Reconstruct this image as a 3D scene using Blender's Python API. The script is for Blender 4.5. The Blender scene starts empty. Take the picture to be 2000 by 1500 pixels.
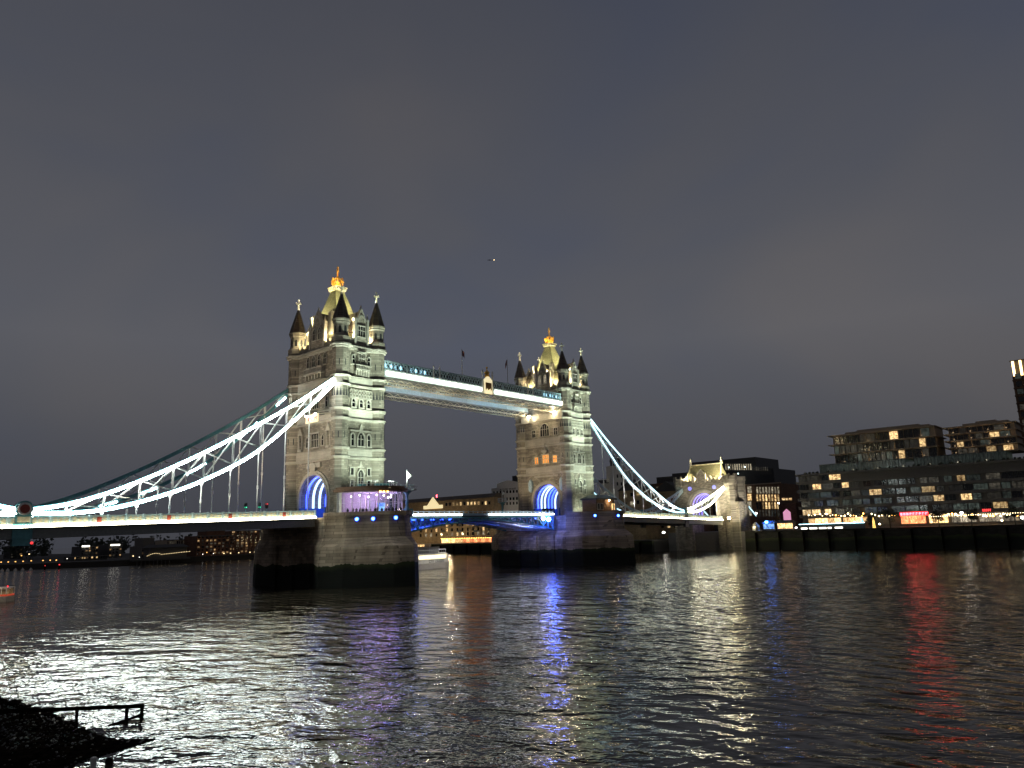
import bpy, bmesh, math, random
from mathutils import Vector, Matrix, noise
random.seed(7)
S = bpy.context.scene
COL = S.collection
rad = math.radians

# ------------------------------------------------------------------ camera, sky, exposure
CAMLOC = Vector((-103.37, -144.19, 10.17)); YAW, PITCH, ROLL, FPX = rad(40.88), rad(11.10), rad(-1.80), 1462.2
_f = Vector((math.cos(PITCH)*math.cos(YAW), math.cos(PITCH)*math.sin(YAW), math.sin(PITCH)))
_r0 = Vector((math.sin(YAW), -math.cos(YAW), 0)); _u0 = _r0.cross(_f)
_r = math.cos(ROLL)*_r0 + math.sin(ROLL)*_u0; _u = -math.sin(ROLL)*_r0 + math.cos(ROLL)*_u0
cd = bpy.data.cameras.new('camera'); cam = bpy.data.objects.new('camera', cd); COL.objects.link(cam)
cd.sensor_fit = 'HORIZONTAL'; cd.sensor_width = 36.0; cd.lens = FPX/2000*36
cd.clip_start = 0.5; cd.clip_end = 8000
cam.matrix_world = Matrix(((_r.x, _u.x, -_f.x, CAMLOC.x), (_r.y, _u.y, -_f.y, CAMLOC.y), (_r.z, _u.z, -_f.z, CAMLOC.z), (0, 0, 0, 1)))
S.camera = cam
S.view_settings.view_transform = 'Standard'; S.view_settings.look = 'None'
S.view_settings.exposure = 0.0; S.view_settings.gamma = 1.0
S.render.engine = 'CYCLES'
S.cycles.use_denoising = True
S.cycles.sample_clamp_indirect = 0.0; S.cycles.sample_clamp_direct = 0
S.cycles.max_bounces = 5; S.cycles.diffuse_bounces = 2; S.cycles.glossy_bounces = 3; S.cycles.transparent_max_bounces = 8
S.cycles.caustics_reflective = False; S.cycles.caustics_refractive = False

def ray(u, v):
    return _f + (u-1000)/FPX*_r + (750-v)/FPX*_u
def at_x(u, v, X):
    d = ray(u, v); return CAMLOC + d*((X-CAMLOC.x)/d.x)
def at_y(u, v, Y):
    d = ray(u, v); return CAMLOC + d*((Y-CAMLOC.y)/d.y)
def at_z(u, v, Z):
    d = ray(u, v); return CAMLOC + d*((Z-CAMLOC.z)/d.z)

def build_world():
    w = bpy.data.worlds.new('World'); S.world = w; w.use_nodes = True
    nt = w.node_tree; N = nt.nodes; L = nt.links; N.clear()
    out = N.new('ShaderNodeOutputWorld'); bg = N.new('ShaderNodeBackground')
    tc = N.new('ShaderNodeTexCoord'); mp = N.new('ShaderNodeMapping'); mp.inputs['Scale'].default_value = (1.0, 1.0, 1.7)
    nz = N.new('ShaderNodeTexNoise'); nz.inputs['Scale'].default_value = 2.1; nz.inputs['Detail'].default_value = 3; nz.inputs['Roughness'].default_value = 0.45
    nz.inputs['Distortion'].default_value = 0.4
    rp = N.new('ShaderNodeValToRGB'); e = rp.color_ramp.elements
    e[0].position = 0.30; e[0].color = (0.080, 0.089, 0.118, 1)
    e[1].position = 0.70; e[1].color = (0.112, 0.109, 0.116, 1)
    x = rp.color_ramp.elements.new(0.49); x.color = (0.095, 0.098, 0.113, 1)
    # night glow: brightest 20-40 degrees up in the city's cloud, darker at the horizon and overhead
    sep = N.new('ShaderNodeSeparateXYZ'); r2 = N.new('ShaderNodeValToRGB'); e2 = r2.color_ramp.elements
    e2[0].position = 0.0; e2[0].color = (0.58, 0.57, 0.57, 1); e2[1].position = 0.66; e2[1].color = (0.62, 0.64, 0.71, 1)
    y = r2.color_ramp.elements.new(0.24); y.color = (1.05, 1.05, 1.06, 1)
    mx = N.new('ShaderNodeMix'); mx.data_type = 'RGBA'; mx.blend_type = 'MULTIPLY'; mx.inputs[0].default_value = 1
    L.new(tc.outputs['Generated'], mp.inputs[0]); L.new(mp.outputs[0], nz.inputs['Vector']); L.new(nz.outputs['Fac'], rp.inputs[0])
    L.new(tc.outputs['Generated'], sep.inputs[0]); L.new(sep.outputs['Z'], r2.inputs[0])
    L.new(rp.outputs[0], mx.inputs[6]); L.new(r2.outputs[0], mx.inputs[7]); L.new(mx.outputs[2], bg.inputs[0])
    bg.inputs[1].default_value = 1.0; L.new(bg.outputs[0], out.inputs[0])
build_world()

# ------------------------------------------------------------------ materials
MATS = {}
def _new(name):
    m = bpy.data.materials.new(name); m.use_nodes = True
    nt = m.node_tree; return m, nt, nt.nodes, nt.links, nt.nodes['Principled BSDF']
def _setv(b, key, v):
    if key in b.inputs: b.inputs[key].default_value = v
def plain(name, col, rough=0.6, metal=0.0, var=0.18, scale=3.0, bump=0.0, spec=0.5):
    m, nt, N, L, b = _new(name)
    tc = N.new('ShaderNodeTexCoord'); nz = N.new('ShaderNodeTexNoise'); nz.inputs['Scale'].default_value = scale; nz.inputs['Detail'].default_value = 6
    L.new(tc.outputs['Object'], nz.inputs['Vector'])
    rp = N.new('ShaderNodeValToRGB'); e = rp.color_ramp.elements
    e[0].position = .3; e[1].position = .72
    e[0].color = tuple(c*(1-var) for c in col)+(1,); e[1].color = tuple(min(1, c*(1+var)) for c in col)+(1,)
    L.new(nz.outputs['Fac'], rp.inputs[0]); L.new(rp.outputs[0], b.inputs['Base Color'])
    b.inputs['Roughness'].default_value = rough; b.inputs['Metallic'].default_value = metal; _setv(b, 'Specular IOR Level', spec)
    if bump:
        bp_ = N.new('ShaderNodeBump'); bp_.inputs['Strength'].default_value = bump; bp_.inputs['Distance'].default_value = .05
        L.new(nz.outputs['Fac'], bp_.inputs['Height']); L.new(bp_.outputs[0], b.inputs['Normal'])
    MATS[name] = m; return m
def matt(name, c0, c1, scale):
    """wet black mud and rotten timber: no sheen at all"""
    m, nt, N, L, b = _new(name); out = N['Material Output']; d = N.new('ShaderNodeBsdfDiffuse'); tc = N.new('ShaderNodeTexCoord')
    nz = N.new('ShaderNodeTexNoise'); nz.inputs['Scale'].default_value = scale; nz.inputs['Detail'].default_value = 8; rp = N.new('ShaderNodeValToRGB'); e = rp.color_ramp.elements
    e[0].position = .38; e[0].color = c0+(1,); e[1].position = .68; e[1].color = c1+(1,)
    L.new(tc.outputs['Object'], nz.inputs['Vector']); L.new(nz.outputs['Fac'], rp.inputs[0]); L.new(rp.outputs[0], d.inputs[0]); L.new(d.outputs[0], out.inputs[0]); N.remove(b); MATS[name] = m
def masonry(name, col, bw, bh, mortar=.018, var=.25, rough=.85, tide=None, bump=.5, stain=.35):
    """coursed stone / brick in world scale; tide=(z0,z1) adds the algae line of the river"""
    m, nt, N, L, b = _new(name)
    geo = N.new('ShaderNodeNewGeometry'); sp = N.new('ShaderNodeSeparateXYZ'); L.new(geo.outputs['Position'], sp.inputs[0])
    ad = N.new('ShaderNodeMath'); ad.operation = 'ADD'; L.new(sp.outputs['X'], ad.inputs[0]); L.new(sp.outputs['Y'], ad.inputs[1])
    cb = N.new('ShaderNodeCombineXYZ'); L.new(ad.outputs[0], cb.inputs[0]); L.new(sp.outputs['Z'], cb.inputs[1])
    br = N.new('ShaderNodeTexBrick'); br.inputs['Scale'].default_value = 1.0
    br.inputs['Brick Width'].default_value = bw; br.inputs['Row Height'].default_value = bh; br.inputs['Mortar Size'].default_value = mortar
    br.inputs['Color1'].default_value = tuple(c*(1-var) for c in col)+(1,); br.inputs['Color2'].default_value = tuple(c*(1+var*.7) for c in col)+(1,)
    br.inputs['Mortar'].default_value = tuple(c*.5 for c in col)+(1,)
    L.new(cb.outputs[0], br.inputs['Vector'])
    nz = N.new('ShaderNodeTexNoise'); nz.inputs['Scale'].default_value = .22; nz.inputs['Detail'].default_value = 8; nz.inputs['Roughness'].default_value = .65
    mp = N.new('ShaderNodeMapping'); mp.inputs['Scale'].default_value = (1, 1, .35)
    L.new(geo.outputs['Position'], mp.inputs[0]); L.new(mp.outputs[0], nz.inputs['Vector'])
    rp = N.new('ShaderNodeValToRGB'); e = rp.color_ramp.elements; e[0].position = .32; e[1].position = .6
    e[0].color = (1-stain,)*3+(1,); e[1].color = (1.05, 1.05, 1.05, 1); L.new(nz.outputs['Fac'], rp.inputs[0])
    mx = N.new('ShaderNodeMix'); mx.data_type = 'RGBA'; mx.blend_type = 'MULTIPLY'; mx.inputs[0].default_value = 1
    L.new(br.outputs['Color'], mx.inputs[6]); L.new(rp.outputs[0], mx.inputs[7])
    cur = mx.outputs[2]
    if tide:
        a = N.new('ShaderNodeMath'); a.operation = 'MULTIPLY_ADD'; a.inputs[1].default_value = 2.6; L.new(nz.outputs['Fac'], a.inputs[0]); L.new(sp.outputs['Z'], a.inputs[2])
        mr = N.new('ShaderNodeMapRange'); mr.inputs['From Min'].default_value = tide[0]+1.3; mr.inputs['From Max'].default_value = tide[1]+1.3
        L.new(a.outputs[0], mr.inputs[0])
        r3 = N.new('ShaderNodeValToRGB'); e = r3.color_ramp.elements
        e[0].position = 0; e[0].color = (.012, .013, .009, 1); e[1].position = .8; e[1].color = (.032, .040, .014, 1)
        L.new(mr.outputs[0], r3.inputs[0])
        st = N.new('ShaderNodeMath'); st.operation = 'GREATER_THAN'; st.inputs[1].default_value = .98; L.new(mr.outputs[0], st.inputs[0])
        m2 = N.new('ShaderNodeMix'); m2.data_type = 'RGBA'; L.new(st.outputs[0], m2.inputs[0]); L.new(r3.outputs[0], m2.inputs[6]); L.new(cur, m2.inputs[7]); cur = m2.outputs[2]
    L.new(cur, b.inputs['Base Color']); b.inputs['Roughness'].default_value = rough; _setv(b, 'Specular IOR Level', .25)
    bp_ = N.new('ShaderNodeBump'); bp_.inputs['Strength'].default_value = bump; bp_.inputs['Distance'].default_value = .04
    L.new(br.outputs['Fac'], bp_.inputs['Height']); bp_.invert = True; L.new(bp_.outputs[0], b.inputs['Normal'])
    MATS[name] = m; return m
def glow(name, col, strength, base=(.6, .6, .6)):
    m, nt, N, L, b = _new(name)
    b.inputs['Base Color'].default_value = base+(1,); b.inputs['Emission Color'].default_value = col+(1,); b.inputs['Emission Strength'].default_value = strength
    b.inputs['Roughness'].default_value = .4; MATS[name] = m; return m
def room(name, c0, c1, lo, hi, scale=(1, 1, 1)):
    """a lit window, also used for reflections painted as glow: curtains, lamps and dark furniture behind glass, different in every pane"""
    m, nt, N, L, b = _new(name)
    tc = N.new('ShaderNodeTexCoord'); mp = N.new('ShaderNodeMapping'); mp.inputs['Scale'].default_value = scale
    oi = N.new('ShaderNodeObjectInfo'); geo = N.new('ShaderNodeNewGeometry')
    vm = N.new('ShaderNodeVectorMath'); vm.operation = 'ADD'; L.new(geo.outputs['Position'], vm.inputs[0]); L.new(oi.outputs['Random'], vm.inputs[1])
    L.new(vm.outputs[0], mp.inputs[0])
    nz = N.new('ShaderNodeTexNoise'); nz.inputs['Scale'].default_value = 1.1; nz.inputs['Detail'].default_value = 4; nz.inputs['Roughness'].default_value = .7
    L.new(mp.outputs[0], nz.inputs['Vector'])
    rp = N.new('ShaderNodeValToRGB'); e = rp.color_ramp.elements; e[0].position = .36; e[1].position = .62
    e[0].color = c0+(1,); e[1].color = c1+(1,); L.new(nz.outputs['Fac'], rp.inputs[0])
    mr = N.new('ShaderNodeMapRange'); mr.inputs['To Min'].default_value = lo; mr.inputs['To Max'].default_value = hi; L.new(oi.outputs['Random'], mr.inputs[0])
    L.new(rp.outputs[0], b.inputs['Emission Color']); L.new(mr.outputs[0], b.inputs['Emission Strength'])
    b.inputs['Base Color'].default_value = (.03, .03, .035, 1); b.inputs['Roughness'].default_value = .12
    MATS[name] = m; return m
def glass_thin(name, tint, alpha):
    m, nt, N, L, b = _new(name)
    out = N['Material Output']; tr = N.new('ShaderNodeBsdfTransparent'); gl = N.new('ShaderNodeBsdfGlossy'); mx = N.new('ShaderNodeMixShader')
    tr.inputs[0].default_value = tint+(1,); gl.inputs['Roughness'].default_value = .05; gl.inputs[0].default_value = (.8, .8, .85, 1)
    mx.inputs[0].default_value = alpha; L.new(tr.outputs[0], mx.inputs[1]); L.new(gl.outputs[0], mx.inputs[2]); L.new(mx.outputs[0], out.inputs[0])
    N.remove(b); MATS[name] = m; return m

masonry('stone', (.37, .335, .27), 1.0, .42, mortar=.025, var=.32, stain=.5, bump=.8)
masonry('pale_stone', (.50, .47, .40), 1.6, .55, mortar=.01, var=.1, stain=.25, bump=.2)
masonry('pier_granite', (.46, .35, .245), 1.5, .62, mortar=.035, var=.35, stain=.55, tide=(3.4, 4.6), bump=.8)
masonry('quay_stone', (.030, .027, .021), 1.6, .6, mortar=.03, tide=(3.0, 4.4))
masonry('brick_brown', (.20, .12, .075), .9, .3, var=.2)
masonry('brick_yellow', (.30, .22, .13), .9, .3, var=.2)
masonry('brick_red', (.17, .085, .055), .9, .3, var=.25)
masonry('slate', (.12, .095, .075), .5, .28, mortar=.02, var=.3, rough=.55, stain=.3)
masonry('roof_green', (.30, .29, .17), .55, .35, mortar=.02, var=.18, rough=.6, stain=.2)
plain('render_white', (.55, .52, .48), .8)
plain('render_grey', (.11, .10, .09), .8)
plain('concrete_dark', (.055, .052, .05), .8)
plain('black_clad', (.018, .018, .02), .5)
plain('dark_glass', (.012, .013, .016), .1, var=.3)
plain('teal_paint', (.10, .29, .32), .45)
plain('pale_blue_paint', (.44, .58, .63), .45)
plain('white_paint', (.72, .72, .70), .45)
plain('cream_paint', (.66, .60, .44), .5)
plain('red_paint', (.33, .06, .04), .5)
plain('grey_girder', (.22, .23, .22), .5)
plain('gold', (.92, .52, .08), .35, metal=.25, var=.1)
plain('gilt_pale', (.85, .80, .62), .4, metal=.3, var=.1)
plain('dark_metal', (.03, .032, .034), .45)
matt('old_timber', (.003, .0025, .002), (.011, .008, .006), 3.0)
plain('asphalt', (.05, .05, .05), .9)
plain('cloth_dark', (.018, .018, .022), .9)
matt('mud', (.002, .002, .002), (.016, .012, .009), 1.6)
plain('shingle', (.006, .005, .004), .3, var=.8, scale=5, spec=.35)
plain('leaf_dark', (.022, .028, .014), .8, var=.4)
plain('bark', (.035, .028, .02), .9)
plain('paving', (.16, .15, .14), .85)
plain('earth', (.035, .03, .025), .95)
plain('lit_wall_roof_blue', (.05, .15, .5), .6)  # blue light put into colour for the arch walls; also kiosk roof paint
glow('led_cool', (.90, 1.0, .96), 62.0)
glow('led_cyan', (.45, .88, 1.0), 7.0)
glow('led_dim', (.55, .88, 1.0), 2.0)
glow('led_warm', (1.0, .94, .66), 30.0)
glow('led_band', (1.0, .93, .70), 8.0)
glow('led_white', (.95, .95, 1.0), 12.0)
glow('led_blue', (.02, .07, 1.0), 12.0)
glow('led_blue_rib', (.02, .06, 1.0), 6.0)
glow('led_ice_rib', (.42, .60, 1.0), 2.6)
glow('lamp_blue', (.05, .22, 1.0), 26.0)
glow('lamp_blue_halo', (.0, .02, .9), 1.6)
glow('lamp_warm', (1.0, .72, .34), 30.0)
glow('lamp_amber', (1.0, .45, .08), 14.0)
glow('lamp_white', (1.0, .95, .85), 25.0)
glow('lamp_red', (1.0, .02, .03), 10.0)
glow('lamp_green', (.02, .9, .45), 1.8)
glow('neon_red', (1.0, .05, .07), 16.0)
glow('neon_red_dim', (1.0, .03, .03), 2.2)
glow('fin_warm', (1.0, .66, .28), 5.0)
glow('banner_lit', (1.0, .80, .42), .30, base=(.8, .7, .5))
room('room_warm', (.14, .05, .01), (1.0, .70, .32), .3, 2.0, (.8, .8, 1.1))
room('room_pale', (.10, .08, .05), (.85, .74, .52), .15, .8)
room('green_reflection', (.004, .007, .005), (.15, .19, .16), .08, .5, (.5, .5, .9))  # greenish reflections painted into the panes as a faint glow
room('room_dim', (.006, .006, .005), (.17, .15, .11), .05, .5, (.6, .6, 1.0))
room('room_orange', (.55, .10, .01), (1.0, .50, .10), .9, 1.9, (2, 2, 2))
room('shop_front', (.22, .07, .02), (1.0, .66, .28), 1.0, 4.2, (2.0, 2.0, 1.0))
room('shop_red', (.55, .06, .02), (1.0, .42, .16), .8, 2.6, (2.0, 2.0, 1.0))
room('room_blue', (.02, .08, .5), (.3, .6, 1.0), 1.0, 2.0)
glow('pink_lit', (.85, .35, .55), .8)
glow('lamp_pink', (1.0, .75, 1.0), 14.0)
glow('violet_rib', (.22, .16, 1.0), 1.6); glow('led_shield', (.06, .08, 1.0), 1.0)
plain('render_tan', (.32, .25, .18), .8); glow('sign_red_back', (1, .01, .015), 5.0); room('shop_dim', (.05, .03, .015), (.8, .68, .5), .15, 1.3, (2, 2, 1))
glow('lamp_mint', (.75, 1.0, .95), 4.0)
glow('pediment_lit', (1.0, .83, .45), .8, base=(.6, .5, .35))  # pediment's own glow stands in for light falling on it
glow('kiosk_lit', (1, .95, .82), 3.0); glow('lamp_cyan', (.15, .6, 1), 2.0); glow('lamp_gold', (1, .6, .12), 1.6)
plain('buoy_pale', (.6, .55, .5), .5); plain('letter_navy', (.05, .06, .09), .5); glow('saloon_lit', (1.0, .82, .45), 2.0); glow('red_lit', (.9, .12, .05), .35, base=(.5, .06, .04))
glow('far_amber', (1, .5, .12), 2.2); glow('far_warm', (1, .75, .38), 2.4); glow('far_white', (1, .95, .85), 2.4); glow('far_red', (1, .03, .03), 1.6)
plain('crest_brown', (.22, .13, .05), .7)
glow('lamp_festoon', (1, .78, .42), 9.0)
glow('lamp_blue_big', (.03, .10, 1.0), 150.0)
room('room_far', (.05, .02, .005), (1.0, .62, .28), .12, .8); room('glass_reflection', (.006, .012, .009), (.10, .13, .11), .15, .22, (1.6, 1.6, 1.0))  # the second one paints the glass storey's reflections as glow
glow('inner_blue', (.42, .80, 1.0), 2.6)
glow('crest_lit', (1.0, .86, .5), .85, base=(.7, .6, .4))  # glow put into the crest panel in place of light cast on it
plain('flag_dark', (.24, .10, .11), .8)
glass_thin('clear_glass', (.92, .93, .96), .07)

# ------------------------------------------------------------------ mesh helpers
LOC = {}
class MB:
    def __init__(s): s.v = []; s.f = []
    def add(s, vs, fs):
        o = len(s.v); s.v += [tuple(x) for x in vs]; s.f += [tuple(o+i for i in f) for f in fs]; return s
    def hexa(s, p):   # p: 4 bottom + 4 top
        return s.add(p, [(3, 2, 1, 0), (4, 5, 6, 7), (0, 1, 5, 4), (1, 2, 6, 5), (2, 3, 7, 6), (3, 0, 4, 7)])
    def box(s, x0, x1, y0, y1, z0, z1):
        return s.hexa([(x0, y0, z0), (x1, y0, z0), (x1, y1, z0), (x0, y1, z0), (x0, y0, z1), (x1, y0, z1), (x1, y1, z1), (x0, y1, z1)])
    def cbox(s, c, sx, sy, sz):
        return s.box(c[0]-sx/2, c[0]+sx/2, c[1]-sy/2, c[1]+sy/2, c[2]-sz/2, c[2]+sz/2)
    def bar(s, a, b, w, h, up=(0, 0, 1)):
        a = Vector(a); b = Vector(b); d = (b-a).normalized(); up = Vector(up)
        if abs(d.dot(up)) > .98: up = Vector((0, 1, 0))
        l = d.cross(up).normalized(); t = l.cross(d)
        p = [a-l*w/2-t*h/2, a+l*w/2-t*h/2, b+l*w/2-t*h/2, b-l*w/2-t*h/2, a-l*w/2+t*h/2, a+l*w/2+t*h/2, b+l*w/2+t*h/2, b-l*w/2+t*h/2]
        return s.hexa(p)
    def tube(s, a, b, r0, r1=None, n=8, cap=True):
        a = Vector(a); b = Vector(b); r1 = r0 if r1 is None else r1; d = (b-a).normalized()
        up = Vector((0, 0, 1)) if abs(d.z) < .95 else Vector((1, 0, 0)); l = d.cross(up).normalized(); t = l.cross(d)
        vs = []
        for c, r in ((a, r0), (b, r1)):
            for i in range(n):
                g = 2*math.pi*i/n; vs.append(c+(l*math.cos(g)+t*math.sin(g))*r)
        fs = [(i, (i+1) % n, n+(i+1) % n, n+i) for i in range(n)]
        if cap: fs += [tuple(range(n-1, -1, -1)), tuple(range(n, 2*n))]
        return s.add(vs, fs)
    def lathe(s, prof, c=(0, 0), n=8, ph=None, cap=True):
        ph = math.pi/n if ph is None else ph
        vs = []; k = len(prof)
        for r, z in prof:
            for i in range(n):
                g = 2*math.pi*i/n+ph; vs.append((c[0]+r*math.cos(g), c[1]+r*math.sin(g), z))
        fs = [(j*n+i, j*n+(i+1) % n, (j+1)*n+(i+1) % n, (j+1)*n+i) for j in range(k-1) for i in range(n)]
        if cap: fs += [tuple(range(n-1, -1, -1)), tuple(range((k-1)*n, k*n))]
        return s.add(vs, fs)
    def prism(s, poly, z0, z1, poly1=None):
        n = len(poly); poly1 = poly1 or poly
        vs = [(x, y, z0) for x, y in poly]+[(x, y, z1) for x, y in poly1]
        return s.add(vs, [tuple(range(n-1, -1, -1)), tuple(range(n, 2*n))]+[(i, (i+1) % n, n+(i+1) % n, n+i) for i in range(n)])
    def ball(s, c, r, n=8, m=5, sz=1.0):
        prof = [(r*math.sin(math.pi*j/m)+1e-4, c[2]-sz*r*math.cos(math.pi*j/m)) for j in range(m+1)]
        return s.lathe(prof, (c[0], c[1]), n)
    def extr(s, pts, dvec):
        """extrude a planar 3D polygon along dvec"""
        n = len(pts); d = Vector(dvec); vs = [Vector(p) for p in pts]; vs += [p+d for p in vs]
        return s.add(vs, [tuple(range(n-1, -1, -1)), tuple(range(n, 2*n))]+[(i, (i+1) % n, n+(i+1) % n, n+i) for i in range(n)])
    def build(s, name, mat, parent=None, loc=None, smooth=False):
        o0 = Vector(LOC[parent]) if parent else Vector(loc or (0, 0, 0))
        me = bpy.data.meshes.new(name)
        me.from_pydata([(x-o0.x, y-o0.y, z-o0.z) for x, y, z in s.v], [], s.f); me.update()
        me.materials.append(MATS[mat] if isinstance(mat, str) else mat)
        bm = bmesh.new(); bm.from_mesh(me); bmesh.ops.recalc_face_normals(bm, faces=bm.faces); bm.to_mesh(me); bm.free()
        if smooth:
            for p in me.polygons: p.use_smooth = True
        ob = bpy.data.objects.new(name, me); COL.objects.link(ob)
        if parent: ob.parent = parent
        else: ob.location = o0
        LOC[ob] = o0; return ob
def tag(o, label, cat, group=None):
    o['label'] = label; o['category'] = cat
    if group: o['group'] = group
    return o
def thing(name, loc, label, cat, group=None):
    o = bpy.data.objects.new(name, None); COL.objects.link(o); o.location = loc; o.empty_display_size = .5
    LOC[o] = Vector(loc); return tag(o, label, cat, group)
def copy_tree(o, loc, label, group=None):
    c = o.copy(); COL.objects.link(c); c.location = loc; c['label'] = label; LOC[c] = Vector(loc)
    for ch in o.children:
        k = ch.copy(); COL.objects.link(k); k.parent = c
        for g in ch.children:
            q = g.copy(); COL.objects.link(q); q.parent = k
    return c
def structure(o): o['kind'] = 'structure'; return o
def stuff(o): o['kind'] = 'stuff'; return o
def lamp(kind, loc, power, col, target=None, size=.15, angle=90, blend=.6):
    d = bpy.data.lights.new('flood_or_fill', kind); d.energy = power; d.color = col  # tower floods and added fill lamps share this name
    if kind in ('POINT', 'SPOT'): d.shadow_soft_size = size
    if kind == 'SPOT': d.spot_size = rad(angle); d.spot_blend = blend
    o = bpy.data.objects.new('flood_or_fill', d); COL.objects.link(o); o.location = loc
    if target is not None:
        o.rotation_euler = (Vector(target)-Vector(loc)).to_track_quat('-Z', 'Y').to_euler()
    return o

def text_mesh(cu):
    t = bpy.data.objects.new('lettering', cu); me = bpy.data.meshes.new_from_object(t); bpy.data.objects.remove(t)
    o = bpy.data.objects.new('lettering', me); COL.objects.link(o); return o

class Face:
    """a facade: c = a ground point (x,y), U = unit vector to the right seen from outside, N = outward"""
    def __init__(s, c, U, N): s.c = Vector((c[0], c[1], 0)); s.U = Vector((U[0], U[1], 0)); s.N = Vector((N[0], N[1], 0))
    def p(s, u, n, z): return s.c+s.U*u+s.N*n+Vector((0, 0, z))
    def box(s, mb, u0, u1, n0, n1, z0, z1):
        return mb.hexa([s.p(u0, n0, z0), s.p(u1, n0, z0), s.p(u1, n1, z0), s.p(u0, n1, z0), s.p(u0, n0, z1), s.p(u1, n0, z1), s.p(u1, n1, z1), s.p(u0, n1, z1)])
    def poly(s, mb, uz, n0, n1):
        return mb.extr([s.p(u, n0, z) for u, z in uz], s.N*(n1-n0))
def arch_pts(uc, w, z0, zs, pointed=0.0, k=7):
    """outline of an arched opening: left foot, round the head, right foot"""
    r = w/2; pts = [(uc-r, z0)]
    for i in range(k+1):
        g = math.pi*(1-i/k); zz = math.sin(g)*r*(1+pointed*math.sin(g)**3)
        pts.append((uc+r*math.cos(g), zs+zz))
    pts.append((uc+r, z0)); return pts
def window(F, root, uc, z0, w, h, lights=1, arched=False, pane='dark_glass', frame='pale_stone', sur=.2, transom=True, depth=.24, pointed=.35, hood=False):
    mb = MB()
    if arched:
        zs = z0+h-w/2
        o = arch_pts(uc, w+2*sur, z0, zs, pointed); i = arch_pts(uc, w, z0, zs, pointed)
        for a in range(len(o)-1):
            mb.extr([F.p(*(o[a][0], .01, o[a][1])), F.p(o[a+1][0], .01, o[a+1][1]), F.p(i[a+1][0], .01, i[a+1][1]), F.p(i[a][0], .01, i[a][1])], F.N*depth)
    else:
        F.box(mb, uc-w/2-sur, uc-w/2, .01, depth, z0, z0+h); F.box(mb, uc+w/2, uc+w/2+sur, .01, depth, z0, z0+h)
        F.box(mb, uc-w/2-sur, uc+w/2+sur, .01, depth+.02, z0+h, z0+h+sur)
    F.box(mb, uc-w/2-sur*1.3, uc+w/2+sur*1.3, .01, depth+.1, z0-sur, z0)
    for j in range(1, lights):
        u = uc-w/2+w*j/lights; F.box(mb, u-.07, u+.07, .06, depth-.05, z0, z0+h-(.15 if not arched else w*.12))
    if transom and h > 1.6:
        F.box(mb, uc-w/2, uc+w/2, .06, depth-.07, z0+h*.56, z0+h*.56+.12)
    if hood: F.box(mb, uc-w/2-sur*1.8, uc+w/2+sur*1.8, .01, depth+.2, z0+h+sur+.02, z0+h+sur+.2)
    wo = mb.build('window', frame, root)
    pb = MB()
    if arched: F.poly(pb, arch_pts(uc, w, z0, z0+h-w/2, pointed), .012, .06)
    else: F.box(pb, uc-w/2, uc+w/2, .012, .06, z0, z0+h)
    pb.build('pane', pane, wo); return wo

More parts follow.
